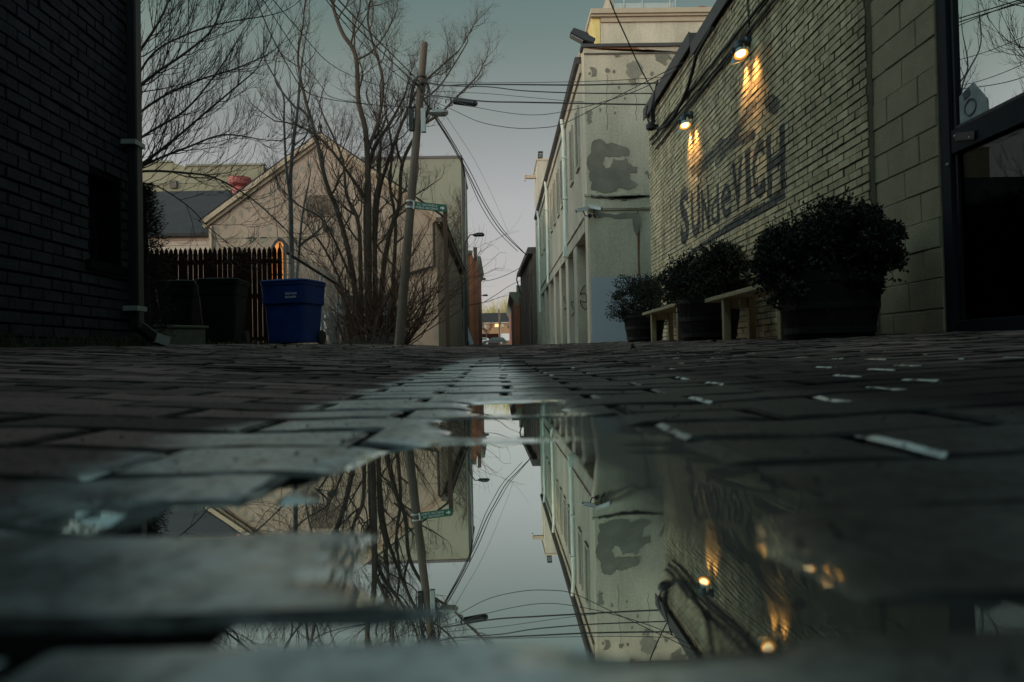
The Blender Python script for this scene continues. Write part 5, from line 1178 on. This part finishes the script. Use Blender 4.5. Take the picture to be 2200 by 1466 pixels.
# big spreading tree behind the black building, only its limbs show
rr = random.Random(37); D = 14.0
bt_ = thing('spreading_tree', (-8.4, 14.0, gz(-5, 14)), 'wide bare tree reaching out from behind the black brick building', 'tree')
mb = MB(); mb.tube([(-8.4, 14, -.1), (-8.35, 14, 1.5), (-8.3, 14, 3.0), (-8.2, 14, 4.2)], [.30, .25, .22, .18], 10); obj('trunk', mb, 'bark_dark', bt_)
mb = MB()
B0 = [([(130, 420), (240, 395), (316, 345), (380, 295), (450, 235), (540, 160)], .07, .018, 9), ([(130, 420), (230, 400), (316, 352), (400, 318), (480, 290), (560, 300)], .06, .014, 9),
      ([(130, 400), (230, 260), (316, 172), (390, 120), (450, 70), (480, 10)], .07, .018, 9), ([(130, 400), (220, 220), (300, 110), (345, 40), (375, -30)], .07, .02, 8),
      ([(130, 410), (250, 290), (330, 220), (420, 175), (500, 150), (570, 120)], .055, .014, 10), ([(130, 420), (240, 380), (316, 368), (400, 372), (460, 382), (530, 420), (590, 470), (640, 520)], .05, .012, 9),
      ([(130, 420), (240, 340), (320, 285), (400, 235), (470, 150), (520, 70)], .055, .014, 9), ([(130, 410), (230, 300), (316, 130), (400, 75), (480, 50), (570, 35)], .05, .014, 9),
      ([(130, 430), (240, 410), (320, 395), (400, 440), (450, 490), (500, 530)], .035, .010, 6), ([(130, 400), (200, 180), (240, 60), (270, -60)], .08, .03, 6), ([(130, 400), (150, 180), (140, 20), (160, -90)], .09, .03, 6)]
for pix, r0, r1, ns in B0: limb(mb, pix, 14, 13.4 + rr.random() * 1.6, r0 * .56, r1 * .7, rr, ns + 5, 1.25, 2, ang=.6, start=.3, jit=.10, up=.5, kids=4, ratio=.58)
obj('limbs', mb, 'bark_dark', bt_)

# conifer beside the black building corner
rr = random.Random(39); cxn, cyn = P(312, 600, 8.6)[0], 8.6
cf = thing('conifer', (cxn, cyn, gz(cxn, cyn)), 'dark conifer edge showing behind the black building corner', 'tree')
mb = MB(); mb.tube([(cxn, cyn, 0), (cxn, cyn, 2.1)], [.07, .02], 8); obj('trunk', mb, 'bark_dark', cf)
mb = MB(); zt_c = P(330, 405, 8.6)[2]
for k in range(1100):
    t = rr.random() ** .8; z = .25 + (zt_c - .25) * t; R0 = (.30 * (1 - t) ** .7 + .07) * rr.uniform(.6, 1.15); a_ = rr.random() * 6.283
    d = np.array((math.cos(a_), math.sin(a_), .35)); p0 = np.array((cxn, cyn, z)); 
    for j in range(9):
        q = p0 + d * R0 * (.25 + .85 * j / 8) + np.array((0, 0, .04 * math.sin(j))); e_ = _n(d + np.array((rr.gauss(0, .6), rr.gauss(0, .6), rr.gauss(.1, .5)))); s_ = _n(np.cross(e_, (rr.gauss(0, 1), rr.gauss(0, 1), rr.gauss(0, 1)))); l_ = rr.uniform(.035, .06)
        mb.add([q, q + e_ * l_ * .5 + s_ * .005, q + e_ * l_, q + e_ * l_ * .5 - s_ * .005], [(0, 1, 2, 3)])
obj('foliage', mb, 'needle', cf)

# far trees behind the row houses
rr = random.Random(41)
for k in range(9):
    px_ = 1016 + k * 12.5 + rr.uniform(-3, 3); d = 188 + rr.uniform(0, 14); p0 = P(px_, 700, d); z0 = gz(0, d)
    o = thing('bare_tree', (p0[0], d, z0), 'bare yellowish sunlit tree above the far row house roofs', 'tree', 'sunlit trees beyond the row houses')
    mb = MB(); h = rr.uniform(5.0, 7.0); mb.tube([(p0[0], d, z0 - .3), (p0[0] + rr.gauss(0, .2), d, z0 + h)], [.28, .16], 6); obj('trunk', mb, 'bark_far', o)
    mb = MB()
    for j in range(14): grow(mb, np.array((p0[0], d, z0 + h * (.35 + .05 * j))), np.array((rr.gauss(0, .7), rr.gauss(0, .5), 1.0)), rr.uniform(3.2, 4.6) * (1.25 if k in (6, 7) else 1.0), .14, 2, rr, .3, .2, 4, 3, .6, .6, 0, 3)
    obj('branches', mb, 'bark_far', o)
o = thing('bare_tree', (P(1046, 735, 160)[0], 160, gz(0, 160)), 'small dark bare tree in front of the far left row house', 'tree')
mb = MB(); p0 = P(1046, 735, 160); p0[2] = gz(0, 160); mb.tube([p0, p0 + (0, 0, 3.2)], [.18, .12], 6); obj('trunk', mb, 'bark_dark', o)
mb = MB(); 
for j in range(6): grow(mb, p0 + (0, 0, 2 + .25 * j), np.array((rr.gauss(0, .9), 0, .7)), 3.0, .09, 2, rr, .3, .2, 4, 3, .6, .6, 0, 3)
obj('branches', mb, 'bark_dark', o)
mb = MB(); a, b = P(1073.5, 742, 158), P(1073.5, 664, 158); mb.tube([(a[0], 158, gz(0, 158) - .2), (a[0], 158, b[2])], [.20, .14], 8); tag(obj('distant_pole', mb, 'polewood'), 'distant timber pole standing between the two far row houses', 'pole')

# ------------------------------------------------------------------ utility pole, sign post
DP = 18.6
base, top_ = P(857, 745, DP), P(912, 92, DP)
up_ = thing('utility_pole', (base[0], DP, base[2]), 'leaning weathered wooden utility pole with lamp and cables', 'utility pole')
k = (base[2] + .5 - gz(base[0], DP) + .0)
b2 = base + (base - top_) * .03
mb = MB(); mb.tube([b2, base + (top_ - base) * .5, top_ - (top_ - base) * .004, top_], [.122, .106, .088, .080], 16); obj('shaft', mb, 'polewood', up_)
def pp(t, dx=0, dy=0, dz=0): return base + (top_ - base) * t + np.array((dx, dy, dz))
mb = MB()
for k_, (dx, rr_) in enumerate(((-.16, .022), (-.20, .016), (-.13, .026), (.15, .018), (.18, .014))):
    mb.tube([pp(.875, dx * .8, -.10), pp(.84, dx * 1.35, -.10), pp(.78, dx * 1.5, -.08), pp(.72, dx * 1.15, -.10)], rr_, 6)
mb.tube([pp(.875, .1, -.1), pp(.84, .22, -.1), pp(.82, .14, -.12), pp(.85, -.05, -.14), pp(.87, .12, -.12), pp(.80, .1, -.12)], .020, 6); obj('cable_loops', mb, 'cable', up_)
mb = MB(); q = pp(.74, .14, -.10); mb.box(q[0] - .05, q[0] + .07, q[1] - .06, q[1] + .05, q[2] - .32, q[2] + .28); obj('riser_box', mb, 'galv', up_, bevel=.01)
mb = MB(); q = pp(.745, -.16, -.05); mb.box(q[0] - .06, q[0] + .06, q[1] - .06, q[1] + .06, q[2] - .3, q[2] + .25); obj('terminal_box', mb, 'black_metal', up_, bevel=.01)
for t in (.885, .86, .475, .455):
    mb = MB(); q = pp(t); mb.lathe(q, [(.125, -.02), (.132, -.02), (.132, .02), (.125, .02)], 14, _n(top_ - base)); obj('band', mb, 'galv' if t < .5 else 'black_metal', up_)
a, b = P(922, 243, DP), P(963, 243, DP)
mb = MB(); mb.tube([pp(.765), (a[0] + .05, DP, a[2] + .02)], .03, 8); obj('lamp_arm', mb, 'galv', up_)
mb = MB(); cxm = (a[0] + b[0]) / 2; mb.loft([(a[2] - .07, .16, .09, .06, cxm + .02, DP), (a[2] - .02, .24, .14, .10, cxm, DP), (a[2] + .03, .24, .14, .10, cxm, DP), (a[2] + .075, .12, .08, .06, cxm, DP)]); lh = obj('lamp_head', mb, 'galv', up_)
mb = MB(); mb.lathe((cxm - .02, DP, a[2] + .075), [(.03, 0), (.03, .05), (.02, .06)], 10); obj('photocell', mb, 'black_metal', lh)

# sign on brown post
DS = 16.5; pb, pt = P(955.5, 742, DS), P(956, 448, DS)
ps = thing('sign_post', (pb[0], DS, gz(pb[0], DS)), 'brown post carrying the green street sign by the alley edge', 'post')
mb = MB(); mb.box(pt[0] - .045, pt[0] + .045, DS + .02, DS + .11, -.1, pt[2] + .02); obj('post', mb, 'postwood', ps, bevel=.006)
sg = thing('street_sign', P(925, 444, DS), 'green street sign reading DC ARCHIVES & PUBLIC RECORDS with white arrow', 'sign')
tl, tr2, br_, bl_ = P(887.5, 433, DS - .05), P(959.5, 440, DS), P(959, 456, DS), P(886.5, 449, DS - .05)
mb = MB(); mb.prism([bl_, br_, tr2, tl], (0, .012, 0)); obj('panel', mb, 'sign_green', sg)
u = _n(tr2 - tl); v = _n(tl - bl_); Ws = np.linalg.norm(tr2 - tl); Hs = np.linalg.norm(tl - bl_)
mb = MB(); o_ = bl_ + np.array((0, -.004, 0))
mb.add([o_, o_ + u * .035, o_ + u * .035 + v * Hs, o_ + v * Hs], [(0, 1, 2, 3)])
put_text(mb, 'DC ARCHIVES &', o_ + u * Ws * .13 + v * Hs * .54, u, v, Ws * .60, Hs * .30, .015)
put_text(mb, 'PUBLIC RECORDS', o_ + u * Ws * .09 + v * Hs * .14, u, v, Ws * .66, Hs * .29, .015)
c = o_ + u * Ws * .88 + v * Hs * .48
mb.add([c + u * .055, c - u * .0 + v * .05, c - u * .0 - v * .05], [(0, 1, 2)]); mb.add([c - u * .045 + v * .02, c + u * .002 + v * .02, c + u * .002 - v * .02, c - u * .045 - v * .02], [(0, 1, 2, 3)])
obj('lettering', mb, 'white', sg)

# ------------------------------------------------------------------ overhead cables
def cable(pts, rad, label, n=6):
    q = smooth_path([np.array(p) for p in pts], n); mb = MB(); mb.tube(q, rad * .8, 6); tag(obj('overhead_cable', mb, 'cable'), label, 'cable', 'overhead cables')
def pin(pix, d0, d1):
    n = len(pix); return [P(a, b, d0 + (d1 - d0) * i / (n - 1)) for i, (a, b) in enumerate(pix)]
DC = 13.95
cable(pin([(905, 172), (980, 178), (1100, 178), (1230, 176), (1340, 172), (1450, 164)], DP - .15, 12.0), .007, 'thin topmost cable from utility pole to the brick wall coping')
cable(pin([(905, 173), (945, 184), (1000, 182), (1100, 182), (1230, 183), (1340, 181), (1436, 178)], DP - .15, 12.5), .017, 'thick upper cable from utility pole to the brick wall coping')
cable(pin([(905, 174), (960, 184), (1050, 187), (1120, 195), (1230, 200), (1330, 201), (1420, 201)], DP - .15, 13.2), .014, 'second thick cable from utility pole, sagging below the upper one')
cable(pin([(905, 195), (1040, 201), (1120, 208), (1220, 217), (1310, 222)], DP - .1, 17.0), .007, 'thin cable from utility pole ending at the cream facade')
cable(pin([(905, 203), (960, 209), (1040, 218), (1120, 220), (1230, 222), (1320, 224), (1404, 225)], DP - .15, DC), .019, 'thickest cable, holding the splice case, running to the wall corner')
cable(pin([(906, 205), (960, 214), (1020, 230), (1100, 244), (1160, 247), (1220, 238), (1290, 221), (1380, 190), (1470, 140)], DP - .15, 11.2), .008, 'thin sagging cable from utility pole up to the brick coping')
cable(pin([(906, 206), (970, 235), (1030, 262), (1100, 275), (1160, 275), (1210, 266), (1290, 226), (1380, 180), (1480, 128)], DP - .15, 11.0), .009, 'lowest sagging cable looping from pole to brick coping')
cable(pin([(1296, -60), (1310, 0), (1345, 80), (1380, 155), (1416, 218)], 10.5, DC - .1), .014, 'steep cable dropping from above to the brick wall corner')
cable(pin([(903, 178), (860, 135), (810, 85), (760, 35), (700, -30), (640, -100)], DP, 7.5), .014, 'upper left cable from pole going out of the top')
cable(pin([(900, 186), (850, 140), (800, 92), (745, 38), (690, -20), (620, -100)], DP, 7.5), .014, 'second upper left cable from pole going out of the top')
cable(pin([(893, 190), (840, 150), (780, 95), (720, 25), (680, -30), (610, -120)], DP, 7.2), .010, 'third upper left cable from pole going out of the top')
cable(pin([(893, 230), (830, 228), (760, 221), (700, 212), (655, 195), (620, 145), (580, 70), (551, 0), (530, -60)], DP, 7.5), .010, 'leftmost long sagging cable crossing the bare trees')
cable(pin([(893, 232), (800, 225), (715, 210), (690, 185), (640, 115), (565, 0), (530, -60)], DP, 7.8), .008, 'thin cable just right of the leftmost sagging one')
cable(pin([(895, 215), (830, 190), (760, 165), (700, 130), (640, 62), (587, 0), (540, -60)], DP, 7.8), .008, 'thin cable rising left between the bare tree crowns')
cable(pin([(905, 205), (940, 260), (975, 315), (1003, 368), (1040, 440), (1080, 500), (1136, 553)], DP, 44), .028, 'thick cable sagging away from pole down the alley, right')
cable(pin([(905, 206), (935, 255), (970, 312), (1000, 368), (1035, 445), (1070, 498), (1112, 540)], DP, 50), .022, 'second cable sagging away from pole down the alley')
cable(pin([(905, 207), (950, 268), (985, 325), (1015, 378), (1050, 448), (1090, 505), (1135, 552)], DP, 44), .020, 'third cable sagging away from pole down the alley')
cable(pin([(935, 215), (975, 275), (1020, 345), (1060, 425), (1092, 500)], DP, 50), .008, 'very thin cable descending right of the alley bundle')
cable(pin([(1022, 605), (1055, 602), (1090, 590), (1118, 575), (1128, 566)], 70, 58), .030, 'far cable drooping across the alley between the brick buildings')
a, b = P(976, 217, 18.1), P(1022, 223, 17.9)
sc_ = thing('splice_case', (a + b) / 2, 'dark cable splice case hanging on the thickest cable', 'splice case'); d = _n(b - a); L = np.linalg.norm(b - a)
mb = MB(); mb.lathe(a, [(.03, 0), (.085, .01), (.085, L - .02), (.055, L - .01), (.05, L + .03), (.02, L + .03)], 14, d); obj('case', mb, 'black_metal', sc_)
mb = MB(); mb.box(a[0] - .10, a[0] - .06, a[1] - .03, a[1] + .03, a[2] - .06, a[2] + .08); mb.box(a[0] - .22, a[0] - .19, a[1] - .02, a[1] + .02, a[2] - .05, a[2] + .02); obj('clamp', mb, 'black_metal', sc_)

# ------------------------------------------------------------------ litter, weeds
rr = random.Random(51); mb = MB()
def blade(p, h): 
    d = np.array((rr.gauss(0, .35), rr.gauss(0, .35), 1)); s = _n((rr.gauss(0, 1), rr.gauss(0, 1), 0)) * h * .05
    q = p + d * h; mb.add([p - s, p + s, q + s * .2 + d * h * .0, q - s * .2], [(0, 1, 2, 3)])
for k in range(2200):
    t = rr.random()
    if t < .35: x, y_ = XB + abs(rr.gauss(0, .05)) + .02, rr.uniform(3.8, 6.0)
    elif t < .8: y_ = 16.5 + rr.random() * 6; x = -2.7 - abs(rr.gauss(0, 1.2))
    else: x, y_ = -3.4 - abs(rr.gauss(0, .8)), rr.uniform(10.5, 15)
    blade(np.array((x, y_, gz(x, y_) - .02)), rr.uniform(.03, .11))
tag(obj('weeds', mb, mat('weed_green', (.045, .05, .022), .8, .4, 20, 60)), 'low weeds growing along the left edge of the alley', 'weeds', kind='stuff')
rr = random.Random(52)
lbls = {}
for k in range(26):
    if k < 14: x, y_ = rr.uniform(-3.2, -1.4), rr.uniform(6.5, 17)
    else: x, y_ = rr.uniform(.9, 2.2), rr.uniform(5, 16)
    mb = MB(); s = rr.uniform(.025, .05); q = []
    for j in range(8): a_ = j / 8 * 6.283; q.append((s * math.cos(a_) * (1.3 if j % 2 else .8), s * math.sin(a_) * .7 * (1 if j % 2 else .75), .010 + .015 * math.sin(a_ * 2 + k)))
    mb.add(q + [(0, 0, .004)], [(j, (j + 1) % 8, 8) for j in range(8)])
    o = obj('dry_leaf', mb, 'dryleaf'); o.location = (x, y_, gz(x, y_) + .004); o.rotation_euler = (0, 0, rr.random() * 6)
    tag(o, 'curled dry leaf lying on the brick paving', 'leaf', 'dry leaves on the paving')

# grit and crumbs lying on the bricks round the puddle
rr = random.Random(61); mb = MB()
for k in range(420):
    y_ = .12 + 1.6 * rr.random() ** 1.6; x = rr.choice((rr.uniform(-.35, -.05), rr.uniform(-.6, .7), rr.uniform(.06, .4)))
    s_ = rr.uniform(.0006, .0017); c = np.array((x, y_, gz(x, y_) + bank(x, y_) + s_ * .5)); q = [c + s_ * np.array(v) * rr.uniform(.6, 1.3) for v in ((1, 0, 0), (-1, 0, 0), (0, 1, 0), (0, -1, 0), (0, 0, .8), (0, 0, -.8))]
    mb.add(q, [(0, 2, 4), (2, 1, 4), (1, 3, 4), (3, 0, 4), (2, 0, 5), (1, 2, 5), (3, 1, 5), (0, 3, 5)])
tag(obj('grit', mb, mat('sandy_grit', (.10, .085, .07), .9, .5, 60, 200)), 'fine sandy grit scattered over the bricks round the puddle', 'grit', kind='stuff')
